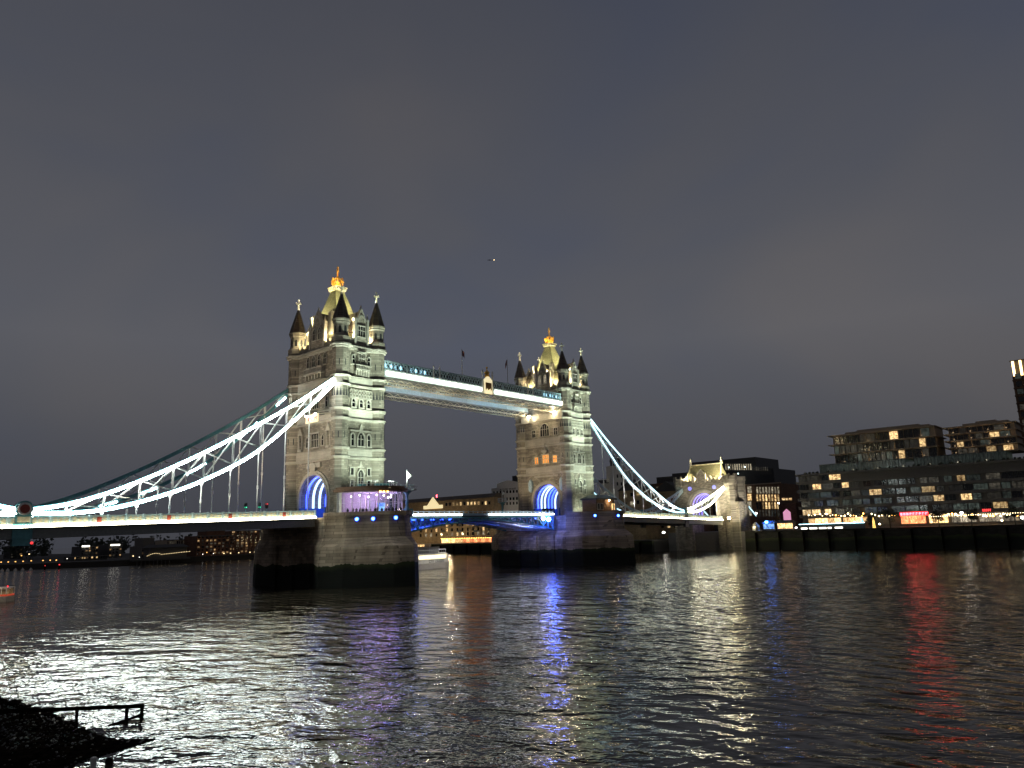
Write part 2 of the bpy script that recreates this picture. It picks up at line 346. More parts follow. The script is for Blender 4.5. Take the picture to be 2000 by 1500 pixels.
# ------------------------------------------------------------------ setting: water, banks
def build_water():
    m, nt, N, L, b = _new('river_water')
    b.inputs['Base Color'].default_value = (.036, .030, .020, 1); b.inputs['Roughness'].default_value = .06
    b.inputs['IOR'].default_value = 1.4; _setv(b, 'Specular IOR Level', .5)
    geo = N.new('ShaderNodeNewGeometry')
    def mapped(rot, sc):     # x' runs along the line of sight turned by rot; sc stretches along each axis
        mp = N.new('ShaderNodeMapping'); mp.vector_type = 'TEXTURE'; mp.inputs['Rotation'].default_value = (0, 0, rad(rot)); mp.inputs['Scale'].default_value = sc
        L.new(geo.outputs['Position'], mp.inputs[0]); return mp.outputs[0]
    def nz(vec, scale, detail, rough=.55, dist=0.0):
        n = N.new('ShaderNodeTexNoise'); n.inputs['Scale'].default_value = scale; n.inputs['Detail'].default_value = detail
        n.inputs['Roughness'].default_value = rough; n.inputs['Distortion'].default_value = dist; L.new(vec, n.inputs['Vector']); return n.outputs['Fac']
    def math_(op, a, b_=None, c=None):
        n = N.new('ShaderNodeMath'); n.operation = op
        for k, x in enumerate((a, b_, c)):
            if x is None: continue
            if isinstance(x, (int, float)): n.inputs[k].default_value = x
            else: L.new(x, n.inputs[k])
        return n.outputs[0]
    chop = nz(mapped(22, (1.0, 1.9, 1)), .46, 3, .48, .6)           # wind chop, crests across the view
    fine = nz(mapped(48, (1.0, 1.5, 1)), 1.9, 2, .5, .4)
    swell = nz(mapped(2, (1.0, 3.2, 1)), .17, 2, .5, .6)            # long low boat wash
    patch = nz(mapped(30, (1.0, 2.2, 1)), .035, 3, .55, 1.0)         # rougher and calmer patches
    wv = N.new('ShaderNodeTexWave'); wv.wave_type = 'BANDS'; wv.inputs['Scale'].default_value = .17; wv.inputs['Distortion'].default_value = 6.5
    wv.inputs['Detail'].default_value = 2; wv.inputs['Detail Scale'].default_value = .45; L.new(mapped(-12, (1.0, 3.6, 1)), wv.inputs['Vector'])
    mr = N.new('ShaderNodeMapRange'); mr.inputs['From Min'].default_value = .38; mr.inputs['From Max'].default_value = .60
    mr.inputs['To Min'].default_value = .7; mr.inputs['To Max'].default_value = 1.4; L.new(patch, mr.inputs[0])
    h = math_('MULTIPLY', chop, .74)
    h = math_('MULTIPLY_ADD', fine, .11, h)
    h = math_('MULTIPLY', h, mr.outputs[0])
    h = math_('MULTIPLY_ADD', swell, .70, h)
    sx = N.new('ShaderNodeSeparateXYZ'); L.new(geo.outputs['Position'], sx.inputs[0])
    along = math_('MULTIPLY_ADD', sx.outputs['Y'], -1.0, sx.outputs['X'])       # boat wash is stronger in the south west reach
    m2 = N.new('ShaderNodeMapRange'); m2.inputs['From Min'].default_value = 40; m2.inputs['From Max'].default_value = 110; m2.inputs['To Min'].default_value = .03; m2.inputs['To Max'].default_value = .17; L.new(along, m2.inputs[0])
    h = math_('ADD', h, math_('MULTIPLY', wv.outputs['Fac'], m2.outputs[0]))
    bp_ = N.new('ShaderNodeBump'); bp_.inputs['Strength'].default_value = 1.0; bp_.inputs['Distance'].default_value = .42
    L.new(h, bp_.inputs['Height']); L.new(bp_.outputs[0], b.inputs['Normal'])
    MATS['river_water'] = m
    mb = MB(); mb.add([(-900, -500, 0), (3200, -500, 0), (3200, 2600, 0), (-900, 2600, 0)], [(0, 1, 2, 3)])
    structure(mb.build('river', 'river_water'))
build_water()
# south bank ground (top of the quay) and the far bank downstream
mb = MB(); mb.box(181.2, 900, -500, 18, -2, 7.2); structure(mb.build('quay_ground', 'paving'))
mb = MB(); mb.box(166.5, 1200, 18.01, 420, -2, 4.6); structure(mb.build('wharf_ground', 'earth'))
mb = MB(); mb.prism([(-900, 262), (-20, 268), (40, 228), (75, 232), (150, 218), (150, 900), (-900, 900)], -2, 2.4); structure(mb.build('far_bank', 'earth'))

# ------------------------------------------------------------------ towers
TX = (0.0, 82.3)
A_, B_ = 5.02, 8.63
HX, HY = 5.7, 9.35
LEVELS = [(26.75, 27.4, .45), (28.75, 29.35, .42), (35.25, 35.9, .45), (37.45, 38.1, .45), (42.95, 43.5, .42), (44.9, 45.45, .42), (51.55, 52.55, .62)]

def make_tower(cx, land, label, yo):
    root = thing('bridge_tower', (cx, 0, 14.2), label, 'bridge tower', 'twin towers of the bridge')
    FN = Face((cx-HX, yo), (0, -1), (-1, 0)); FW = Face((cx, -HY), (1, 0), (0, -1))
    FS = Face((cx+HX, yo), (0, 1), (1, 0)); FE = Face((cx, HY), (-1, 0), (0, 1))
    # wall: shaft above the arch, spandrel block with the road arch cut through
    mb = MB(); mb.box(cx-HX, cx+HX, -HY, HY, 26.6, 52.9)
    oo = arch_pts(yo, 10.2, 14.2, 18.6, 0.0, 14)
    sec = [(-HY, 14.2)]+[(y, z) for y, z in oo]+[(HY, 14.2), (HY, 26.598), (-HY, 26.598)]
    n = len(oo)
    for i in range(n-1):     # vertical slices so the arch ring stays clean
        (y0, z0), (y1, z1) = oo[i], oo[i+1]
        if abs(y1-y0) < 1e-6: continue
        mb.extr([(cx-HX, y0, z0), (cx-HX, y1, z1), (cx-HX, y1, 26.598), (cx-HX, y0, 26.598)], (2*HX, 0, 0))
    mb.box(cx-HX, cx+HX, -HY, yo-5.1, 14.2, 26.598); mb.box(cx-HX, cx+HX, yo+5.1, HY, 14.2, 26.598)
    mb.build('wall', 'stone', root)
    # arch mouldings on the road faces
    for F in (FN, FS):
        mb = MB()
        for rr, dd in ((0, .55), (.55, .32)):
            o = arch_pts(0, 10.2+2*rr+1.1, 14.3, 18.6, 0, 14); i_ = arch_pts(0, 10.2+2*rr+(.12 if rr == 0 else 0), 14.3, 18.6, 0, 14)
            for a in range(len(o)-1):
                mb.extr([F.p(o[a][0], .01, o[a][1]), F.p(o[a+1][0], .01, o[a+1][1]), F.p(i_[a+1][0], .01, i_[a+1][1]), F.p(i_[a][0], .01, i_[a][1])], F.N*dd)
        mb.build('arch_moulding', 'pale_stone', root)
    # lit ribs of the vault
    for k, xx in enumerate((-4.3, -2.6, -.9, .9, 2.6, 4.3)):
        mb = MB(); o = arch_pts(yo, 10.1, 15.4, 18.6, 0, 16); i_ = arch_pts(yo, 9.5, 15.4, 18.6, 0, 16)
        for a in range(len(o)-1):
            mb.extr([(cx+xx-.2, o[a][0], o[a][1]), (cx+xx-.2, o[a+1][0], o[a+1][1]), (cx+xx-.2, i_[a+1][0], i_[a+1][1]), (cx+xx-.2, i_[a][0], i_[a][1])], (.4, 0, 0))
        mb.build('vault_rib', 'led_blue_rib' if k in (0, 3, 4) else 'led_ice_rib', root)
    mb = MB()
    for sy in (-1, 1): mb.box(cx-6.3, cx+5.0, yo+min(sy*4.6, sy*5.05), yo+max(sy*4.6, sy*5.05), 14.25, 16.6)
    mb.build('blue_lit_wall', 'lit_wall_roof_blue', root)  # blue-lit foot of the arch walls, its light put in as colour
    # cornices
    for z0, z1, of in LEVELS:
        mb = MB(); zm = z0+(z1-z0)*.5
        for sx in (-1, 1):
            for sy in (-1, 1):
                mb.lathe([(1.95, z0), (1.95+of*.55, z0+.1), (1.95+of*.55, zm), (1.95+of, zm+.06), (1.95+of, z1-.1), (1.95, z1)], (cx+sx*A_, sy*B_), 8)
        for za, zb, o in ((z0+.004, zm, of*.55), (zm+.062, z1-.104, of)):
            mb.box(cx-HX-o, cx+HX+o, -6.9, 6.9, za, zb); mb.box(cx-3.3, cx+3.3, -HY-o, HY+o, za+.003, zb-.003)
        mb.build('cornice', 'pale_stone', root)
    for z0, z1 in ((27.4, 28.75), (35.9, 37.45), (43.5, 44.9)):
        mb = MB(); mb.box(cx-HX-.12, cx+HX+.12, -6.9, 6.9, z0, z1); mb.box(cx-3.3, cx+3.3, -HY-.12, HY+.12, z0+.003, z1-.003)
        mb.build('frieze', 'pale_stone', root)
    # corner turrets
    for sx in (-1, 1):
        for sy in (-1, 1):
            c = (cx+sx*A_, sy*B_); mb = MB()
            mb.lathe([(2.05, 14.2), (2.05, 15.6), (1.97, 15.9), (1.95, 27), (1.95, 52.5), (2.2, 52.9), (2.2, 54.1), (1.7, 54.5), (1.7, 57.1), (1.95, 57.35), (1.95, 57.75), (2.12, 57.9), (2.12, 58.25), (1.8, 58.4)], c, 8)
            t = mb.build('turret', 'stone', root)
            for k in range(8):      # carved panels, slits, blind arches: dark plates painted in for their recess shade
                g = 2*math.pi*k/8
                if -.62*math.cos(g)-.78*math.sin(g) < -.1: continue
                U_ = (-math.sin(g), math.cos(g)); N_ = (math.cos(g), math.sin(g))
                F = Face((c[0]+N_[0]*1.57, c[1]+N_[1]*1.57), U_, N_); F2 = Face((c[0]+N_[0]*1.80, c[1]+N_[1]*1.80), U_, N_)
                mb = MB(); F.poly(mb, arch_pts(0, .55, 54.9, 56.1, .6, 4), .01, .07); mb.build('blind_arch_shade', 'dark_metal', t)
                for uu in (-.36, .36): mb = MB(); F2.poly(mb, [(uu-.24, 40.6), (uu+.24, 40.6), (uu, 42.6)], .005, .05); mb.build('spandrel_shade', 'dark_metal', t)
                for zz in (47.5, 31.3): mb = MB(); F2.box(mb, -.1, .1, .01, .04, zz, zz+1.4); mb.build('slit', 'dark_metal', t)
            mb = MB(); mb.lathe([(1.98, 58.3), (1.86, 58.7), (.14, 64.4)], c, 8); sp = mb.build('spire', 'slate', root)
            mb = MB()
            for k in range(8):
                g = 2*math.pi*k/8+math.pi/8
                mb.bar((c[0]+1.9*math.cos(g), c[1]+1.9*math.sin(g), 58.6), (c[0]+.14*math.cos(g), c[1]+.14*math.sin(g), 64.4), .12, .12)
            mb.build('spire_ridge', 'render_grey', sp)
            mb = MB(); z = 64.2
            mb.lathe([(.32, z), (.2, z+.5), (.34, z+.62), (.12, z+.75), (.11, z+2.5), (.02, z+2.6)], c, 8)
            mb.ball((c[0], c[1], z+1.0), .26); mb.ball((c[0], c[1], z+1.62), .34); mb.ball((c[0], c[1], z+2.45), .22, sz=1.5)
            for dx, dy in ((.62, 0), (-.62, 0), (0, .62), (0, -.62)):
                mb.tube((c[0], c[1], z+1.62), (c[0]+dx, c[1]+dy, z+1.66), .1, n=6); mb.ball((c[0]+dx, c[1]+dy, z+1.68), .19, 6, 4)
            mb.build('finial', 'gilt_pale', root)
    # parapet with merlons
    mb = MB()
    for F, half in ((FN, 6.6), (FS, 6.6), (FW, 3.0), (FE, 3.0)):
        F.box(mb, -half, half, -.55, .05, 52.56, 53.75)
        k = int(half*2/1.0); st = 2*half/k
        for j in range(k):
            if j % 2 == 0: F.box(mb, -half+j*st+.08, -half+(j+1)*st-.08, -.5, 0, 53.75, 54.45)
    mb.build('parapet', 'stone', root)
    # steep roof, lantern platform, crown
    mb = MB()
    r0 = [(cx-4.6, -7.6), (cx+4.6, -7.6), (cx+4.6, 7.6), (cx-4.6, 7.6)]
    r1 = [(cx-3.1, -3.7), (cx+3.1, -3.7), (cx+3.1, 3.7), (cx-3.1, 3.7)]
    r2 = [(cx-1.1, -1.1), (cx+1.1, -1.1), (cx+1.1, 1.1), (cx-1.1, 1.1)]
    mb.prism(r0, 52.9, 60.4, r1); mb.prism(r1, 60.402, 68.0, r2); rf = mb.build('roof', 'roof_green', root)
    mb = MB()
    mb.box(cx-1.45, cx+1.45, -1.45, 1.45, 68.0, 68.35); mb.box(cx-1.7, cx+1.7, -1.7, 1.7, 68.7, 68.95)
    for sx in (-1, 1):
        for k in range(5):
            mb.box(cx-1.5+k*.66, cx-1.32+k*.66, sx*1.45-.1, sx*1.45+.1, 68.36, 68.69)
            mb.box(cx+sx*1.45-.1, cx+sx*1.45+.1, -1.5+k*.66, -1.32+k*.66, 68.36, 68.69)
    mb.build('roof_platform', 'gilt_pale', root)
    mb = MB(); z = 68.96
    mb.lathe([(1.15, z), (1.22, z+.15), (1.1, z+.3), (1.2, z+.75), (1.05, z+.8), (.2, z+.82)], (cx, 0), 12)
    for k in range(8):      # fleurons on the circlet
        g = 2*math.pi*k/8+.2; ca, sa = math.cos(g), math.sin(g); P = lambda r, h, t=0: (cx+r*ca-t*sa, r*sa+t*ca, z+h)
        big = k % 2 == 0; h = 1.9 if big else 1.35; r = 1.45 if big else 1.3
        mb.tube(P(1.15, .7), P(r, h), .17, .1, 6); mb.ball(P(r+.03, h+.12), .26 if big else .2, 6, 4)
        mb.tube(P(r-.1, h-.35, -.38), P(r-.1, h-.35, .38), .12, n=6); mb.ball(P(r-.08, h-.3, .42), .17, 6, 4); mb.ball(P(r-.08, h-.3, -.42), .17, 6, 4)
        if big:
            prof = [(1.1, .8), (1.05, 1.6), (.75, 2.2), (.3, 2.5)]
            for (ra, za), (rb, zb) in zip(prof, prof[1:]): mb.tube(P(ra, za), P(rb, zb), .14, n=6)
    mb.lathe([(.5, z+2.3), (.38, z+2.6), (.2, z+2.9), (.17, z+3.7), (.3, z+3.8), (.1, z+3.95)], (cx, 0), 8); mb.ball((cx, 0, z+4.25), .34)
    mb.lathe([(.12, z+4.5), (.28, z+4.75), (.1, z+4.95), (.22, z+5.2), (.02, z+5.6)], (cx, 0), 8)
    mb.build('crown', 'gold', root)
    # gables
    for F, half, zt in ((FN, 2.75, 61.7), (FW, 1.75, 61.4), (FS, 2.75, 61.7), (FE, 1.75, 61.4)):
        mb = MB(); zs = 58.4 if half > 2 else 58.7
        F.poly(mb, [(-half, 52.91), (half, 52.91), (half, zs), (half*.62, zs+.05), (0, zt), (-half*.62, zs+.05), (-half, zs)], -.55, .06)
        gb = mb.build('gable', 'stone', root)
        mb = MB()       # raking copings, pinnacles, finial, cusped arch
        for sg in (-1, 1):
            mb.bar(F.p(sg*(half*.64+.1), -.25, zs+.1), F.p(0, -.25, zt+.15), .9, .22)
            F.box(mb, sg*half-.28, sg*half+.28, -.5, .3, 52.92, zs+.5)
            q = F.p(sg*half, -.1, 0); mb.lathe([(.34, zs+.5), (.2, zs+1.0), (.03, zs+1.9)], (q.x, q.y), 6)
        q = F.p(0, -.2, 0); mb.lathe([(.25, zt), (.12, zt+.5), (.24, zt+.7), (.03, zt+1.2)], (q.x, q.y), 6)
        ro = arch_pts(0, half*1.25, zs-1.0, zs-.2, .5, 8); ri = arch_pts(0, half*1.0, zs-1.0, zs-.2, .5, 8)
        for a in range(1, len(ro)-2):
            mb.extr([F.p(ro[a][0], .07, ro[a][1]), F.p(ro[a+1][0], .07, ro[a+1][1]), F.p(ri[a+1][0], .07, ri[a+1][1]), F.p(ri[a][0], .07, ri[a][1])], F.N*.2)
        mb.build('coping', 'pale_stone', gb)
        mb = MB(); F.poly(mb, [(-half+.1, 56.5), (half-.1, 56.5), (half-.1, zs-.1), (0, zt-.2), (-half+.1, zs-.1)], -4.0 if half > 2 else -4.8, -.56); mb.build('gable_roof', 'slate', root)
        if half > 2:
            lit = 'room_pale' if (not land and F is FN) else 'dark_glass'
            for uu in (-1.05, 1.05): window(F.__class__((F.p(0, .06, 0).x, F.p(0, .06, 0).y), F.U[:2], F.N[:2]), root, uu, 54.9, 1.1, 2.6, 2, True, lit)
        else:
            window(Face(F.p(0, .06, 0)[:2], F.U[:2], F.N[:2]), root, 0, 54.9, 2.0, 2.5, 3, False, 'dark_glass')
    for sy in (-1, 1):
        mb = MB(); mb.box(cx-4.6, cx-3.4, sy*3.6-.5, sy*3.6+.5, 56.0, 61.0); mb.box(cx-4.75, cx-3.25, sy*3.6-.65, sy*3.6+.65, 61.0, 61.4)
        mb.lathe([(.25, 61.4), (.2, 62.0)], (cx-4.0, sy*3.6), 8); mb.build('chimney', 'pale_stone', root)
    # windows: river-flank faces
    for F in (FW, FE):
        window(F, root, 0, 48.3, 1.7, 2.5, 3, False, 'dark_glass', depth=.6, hood=True)
        for uu in (-2.15, 2.15):
            window(F, root, uu, 48.3, .75, 1.9, 1, True); 
        mb = MB(); F.box(mb, -1.9, 1.9, .01, 1.0, 46.9, 47.25)
        for k in range(9): F.box(mb, -1.85+k*.45, -1.7+k*.45, .8, .95, 47.25, 48.0)
        F.box(mb, -1.9, 1.9, .75, .98, 48.0, 48.15)
        for k in range(6): F.poly(mb, [(-1.75+k*.7-.12, 45.7), (-1.75+k*.7+.12, 45.7), (-1.75+k*.7+.22, 46.9), (-1.75+k*.7-.22, 46.9)], .02, .7)
        mb.build('balcony', 'pale_stone', root)
        mb = MB()
        for row in range(2):
            for k in range(8):
                u = -2.75+k*.78; ro = arch_pts(u, .74, 40.75+row*.95, 41.15+row*.95, .3, 4); ri = arch_pts(u, .46, 40.75+row*.95, 41.15+row*.95, .3, 4)
                for a in range(len(ro)-1):
                    mb.extr([F.p(ro[a][0], .01, ro[a][1]), F.p(ro[a+1][0], .01, ro[a+1][1]), F.p(ri[a+1][0], .01, ri[a+1][1]), F.p(ri[a][0], .01, ri[a][1])], F.N*.32)
        F.box(mb, -3.1, 3.1, .01, .35, 40.5, 40.74); mb.build('blind_arcade', 'pale_stone', root)
        for uu in (-2.1, 0, 2.1): window(F, root, uu, 38.45, .85, 1.75, 1, True, sur=.28, depth=.34)
        window(F, root, 0, 29.75, 1.7, 2.7, 2, True, sur=.28, depth=.4)
        for uu in (-2.25, 2.25): window(F, root, uu, 29.75, .8, 2.5, 1, True, sur=.28, depth=.34)
        mb = MB(); F.box(mb, -3.0, 3.0, .01, .38, 32.95, 33.3); F.poly(mb, [(-.5, 33.3), (.5, 33.3), (.15, 34.6), (-.15, 34.6)], .01, .4); mb.build('label_mould', 'pale_stone', root)
        window(F, root, 0, 20.9, 1.5, 3.3, 2, True, sur=.28, depth=.4)
        for uu in (-2.3, 2.3):
            for zz in (23.3, 20.6): window(F, root, uu, zz, .7, 1.5, 1, False, 'room_pale' if (uu < 0 and zz < 21.5 and not land) else 'dark_glass', sur=.26, depth=.34)
        for uu in (-2.2, 0, 2.2): window(F, root, uu, 16.6, .8, 2.0, 1, False, 'room_pale' if not land else 'dark_glass', sur=.22)
        mb = MB(); F.poly(mb, [(-.45, 25.2), (.45, 25.2), (.12, 26.4), (-.12, 26.4)], .01, .35); F.box(mb, -.9, .9, .01, .3, 24.95, 25.2); mb.build('label_mould', 'pale_stone', root)
    # windows: road faces
    for F in (FN, FS):
        river = (F is FS) == land
        if not river:
            for uu in (-3.3, -1.1, 1.1, 3.3): window(F, root, uu, 48.7, 1.05, 2.4, 2, True)
            mb = MB(); F.box(mb, -3.4, 3.4, .01, 1.3, 46.6, 47.0); F.box(mb, -3.4, 3.4, 1.15, 1.3, 47.95, 48.1)
            for k in range(14): F.box(mb, -3.35+k*.51, -3.2+k*.51, 1.16, 1.28, 47.0, 47.95)
            for k in range(6): F.poly(mb, [(-2.9+k*1.16-.15, 45.5), (-2.9+k*1.16+.15, 45.5), (-2.9+k*1.16+.3, 46.6), (-2.9+k*1.16-.3, 46.6)], .02, 1.0)
            mb.build('balcony', 'pale_stone', root)
            for uu in (-4.2, 4.2): window(F, root, uu, 38.7, .8, 2.4, 1, False)
            window(F, root, 0, 38.7, 2.2, 2.8, 3, True)
            window(F, root, 0, 30.0, 2.6, 3.0, 4, False, hood=True)
            for uu in (-3.0, 3.0): window(F, root, uu, 30.2, .7, 2.2, 1, True)
            for sg in (-1, 1):      # statue in a canopied niche
                mb = MB(); u = sg*5.35; F.box(mb, u-.75, u-.5, .01, .5, 29.9, 33.2); F.box(mb, u+.5, u+.75, .01, .5, 29.9, 33.2)
                F.poly(mb, [(u-.85, 33.2), (u+.85, 33.2), (u, 35.0)], .01, .6); F.box(mb, u-.7, u+.7, .01, .7, 29.4, 29.9); nb = mb.build('niche', 'pale_stone', root)
                q = F.p(u, .35, 0); mb = MB(); mb.lathe([(.34, 29.9), (.3, 30.8), (.36, 31.5), (.26, 31.9), (.1, 32.05), (.17, 32.3), (.05, 32.55)], (q.x, q.y), 8); mb.build('statue', 'stone', nb)
            mb = MB(); F.box(mb, -2.6, 2.6, .01, .5, 25.4, 26.4); F.poly(mb, [(-.9, 24.6), (.9, 24.6), (.9, 26.0), (0, 26.6), (-.9, 26.0)], .02, .6); mb.build('carved_panel', 'pale_stone', root)
        else:
            window(F, root, 0, 38.5, 3.4, 3.7, 4, True, 'dark_glass', pointed=.1)
            for uu in (-4.3, 4.3): window(F, root, uu, 38.5, 1.3, 2.1, 2, False)
            window(F, root, 0, 30.2, 2.4, 2.5, 4, False, 'room_orange', hood=True)
            for uu in (-3.6, 3.6): window(F, root, uu, 30.2, 1.4, 2.0, 2, False, 'room_orange')
            mb = MB(); F.box(mb, -1.0, 1.0, .01, .9, 33.6, 34.2); F.poly(mb, [(-.3, 33.0), (.3, 33.0), (.8, 33.6), (-.8, 33.6)], .02, .8)
            F.box(mb, -.12, .12, .1, .6, 34.2, 36.2); mb.build('carved_bracket', 'pale_stone', root)
            for sg in (-1, 1):
                q = F.p(sg*6.0, .5, 0); mb = MB(); mb.lathe([(.2, 21.5), (.75, 22.2), (.8, 24.4), (.5, 25.2), (.1, 25.6)], (q.x, q.y), 8); mb.build('shield_lantern', 'pale_blue_paint', root)
            mb = MB(); F.box(mb, -4.6, 4.6, .01, .25, 26.0, 26.55); mb.build('carved_panel', 'pale_stone', root)
            # curved stone brackets under the walkways
            mb = MB()
            for sg in (-1, 1): F.poly(mb, [(sg*4.8, 42.9), (sg*8.2, 42.9), (sg*8.2, 45.3), (sg*4.8, 45.3)], .0, 1.6)
            mb.build('walkway_bracket', 'pale_stone', root)
    return root
NT = make_tower(TX[0], True, 'nearer stone bridge tower with corner turrets and gold crown, beside the white-lit chains', -.5)
ST = make_tower(TX[1], False, 'farther stone bridge tower, smaller in view, with orange lit windows above its arch', -1.2)

# floodlighting of the towers: warm lamps behind the parapets, greenish white on the river flanks
for xx in (79.2, 82.3, 85.4): lamp('POINT', (xx, -11.7, 15.6), 330, (.78, 1.0, .8), size=.2)
WARM = (1.0, .83, .50); GREENISH = (.80, 1.0, .82)
for cx in TX:
    for sx in (-1, 1):
        for sy in (-1, 1):
            lamp('POINT', (cx+sx*3.0, sy*8.3, 54.9), 900, WARM, size=.25)
            lamp('POINT', (cx+sx*5.1, sy*5.0, 54.9), 1100, WARM, size=.25)
    for sx in (-1, 1):
        for sy in (-1, 1):
            lamp('POINT', (cx+sx*1.55, sy*1.55, 69.4), 190, (1, .70, .26), size=.12)
            lamp('SPOT', (cx+sx*1.75, sy*1.75, 68.6), 5200, (1, .93, .72), (cx+sx*A_, sy*B_, 65.6), .1, 24)
            lamp('SPOT', (cx+sx*5.7, sy*3.3, 58.4), 9500, (1, .90, .50), (cx+sx*1.9, -sy*.4, 66.0), .12, 70, .8)
            lamp('SPOT', (cx+sx*2.4, sy*9.3, 58.4), 9500, (1, .90, .50), (cx-sx*.4, sy*2.0, 66.0), .12, 70, .8)
    for xx in (-4.5, 0, 4.5): lamp('SPOT', (cx+xx, -21.5, 21.0), 5600, GREENISH, (cx+xx*.6, -9, 33), .2, 95)
    for xx in (-3, 3): lamp('SPOT', (cx+xx, -25.0, 17.6), 66000, GREENISH, (cx+xx*.4, -9.2, 48), .2, 36, .9)
    lamp('POINT', (cx-1.5, 0, 17.2), 220, (.12, .25, 1.0), size=.4)
lamp('SPOT', (-34, 3, 18), 22000, (1, .78, .54), (-5, 1, 35), .5, 62)  # added warm fill over the roadway, standing in for the road's lamps
lamp('SPOT', (48, 2, 17.5), 19000, (1, .80, .54), (77, 0, 32), .5, 60)  # same added fill for the farther tower's road face, above the deck

# ------------------------------------------------------------------ piers
def pier_outline(cx, hw, yp, nx, ny, tip):
    h = [(hw, 0), (hw, yp), ((hw+nx)/2+.55, (yp+ny)/2+.35), (nx, ny), (nx*.45+.4, (ny+tip)/2+.5), (0, tip)]
    q1 = h; q2 = [(-x, y) for x, y in reversed(h[:-1])]; top = q1[1:]+q2[:-1]
    return [(cx+x, y) for x, y in top]+[(cx-x, -y) for x, y in top]
def make_pier(cx, hwb, ypb, lamps, label, hwt=11.2, tip=(5.3, 20.0, 24.5)):
    root = thing('bridge_pier', (cx, 0, 0), label, 'bridge pier', 'river piers under the towers')
    lo = pier_outline(cx, hwb, ypb, 6.6, 21.3, 27.6); lo2 = pier_outline(cx, hwb-.25, ypb-.1, 6.4, 21.0, 27.2); up = pier_outline(cx, hwt, 12.0, *tip)
    up2 = pier_outline(cx, hwt-.2, 11.9, tip[0]-.15, tip[1]-.2, tip[2]-.3)
    mb = MB(); mb.prism(lo, -3, 8.0, lo2); mb.prism(lo2, 8.002, 9.8, up); mb.prism(up, 9.802, 14.1, up2); mb.build('pier_body', 'pier_granite', root)
    mb = MB(); o = pier_outline(cx, hwt+.25, 12.2, tip[0]+.2, tip[1]+.25, tip[2]+.3); i_ = pier_outline(cx, hwt-.35, 11.8, tip[0]-.3, tip[1]-.35, tip[2]-.5)
    n = len(o)
    for a in range(n):
        b = (a+1) % n
        if abs(o[a][0]-o[b][0]) < .01 and abs(abs(o[a][0]-cx)-hwt-.25) < .02: continue     # the roadway passes here
        mb.hexa([(*o[a], 14.102), (*o[b], 14.102), (*i_[b], 14.102), (*i_[a], 14.102), (*o[a], 15.0), (*o[b], 15.0), (*i_[b], 15.0), (*i_[a], 15.0)])
    mb.build('pier_parapet', 'pier_granite', root)
    for sx in (-1, 1):
        for y0 in (-9.0, -2.6, 3.8):
            mb = MB(); mb.box(cx+sx*(hwb+.02)-.35, cx+sx*(hwb+.02)+.35, y0-.55, y0+.55, -2, 8.6); mb.build('buttress', 'pier_granite', root)
    for (x, y, z, d) in lamps:
        d = Vector(d).normalized(); c = Vector((x, y, z))
        ring = MB().tube(c, c+d*.18, .46, n=12).build('marker_lamp', 'lamp_blue_halo', root)  # the ring's glow is painted in as the bulb's halo
        MB().tube(c+d*.19, c+d*.26, .26, n=12).build('bulb', 'lamp_blue', ring)
    return root
def pier_lamp(px, cx, z):
    """where the sight line to a marker lamp meets the pier's nose"""
    up = pier_outline(cx, 11.2, 12.0, 5.3, 20.0, 24.5); best = None
    d = ray(*px)
    for a in range(len(up)):
        p, q = up[a], up[(a+1) % len(up)]; ex, ey = q[0]-p[0], q[1]-p[1]
        den = d.x*ey-d.y*ex
        if abs(den) < 1e-9: continue
        t = ((p[0]-CAMLOC.x)*ey-(p[1]-CAMLOC.y)*ex)/den; s_ = ((p[0]-CAMLOC.x)*d.y-(p[1]-CAMLOC.y)*d.x)/den
        if t > 0 and 0 <= s_ <= 1 and (best is None or t < best[0]): best = (t, (ey, -ex, 0))
    q = CAMLOC+d*best[0]; n = Vector(best[1]).normalized()
    if n.dot(d) > 0: n = -n
    return (q.x-n.x*.0, q.y, q.z, n)
PN = make_pier(0, 12.3, 11.9, [pier_lamp(p, 0, 13.4) for p in ((697, 1014), (729, 1013), (773, 1011))], 'stone pier carrying the nearer tower, algae dark at its foot, three blue marker lamps')
PS = make_pier(82.3, 13.8, 12.3, [pier_lamp(p, 82.3, 13.4) for p in ((1162, 1007), (1207, 1007))], 'stone pier carrying the farther tower, algae dark at its foot, two blue marker lamps')

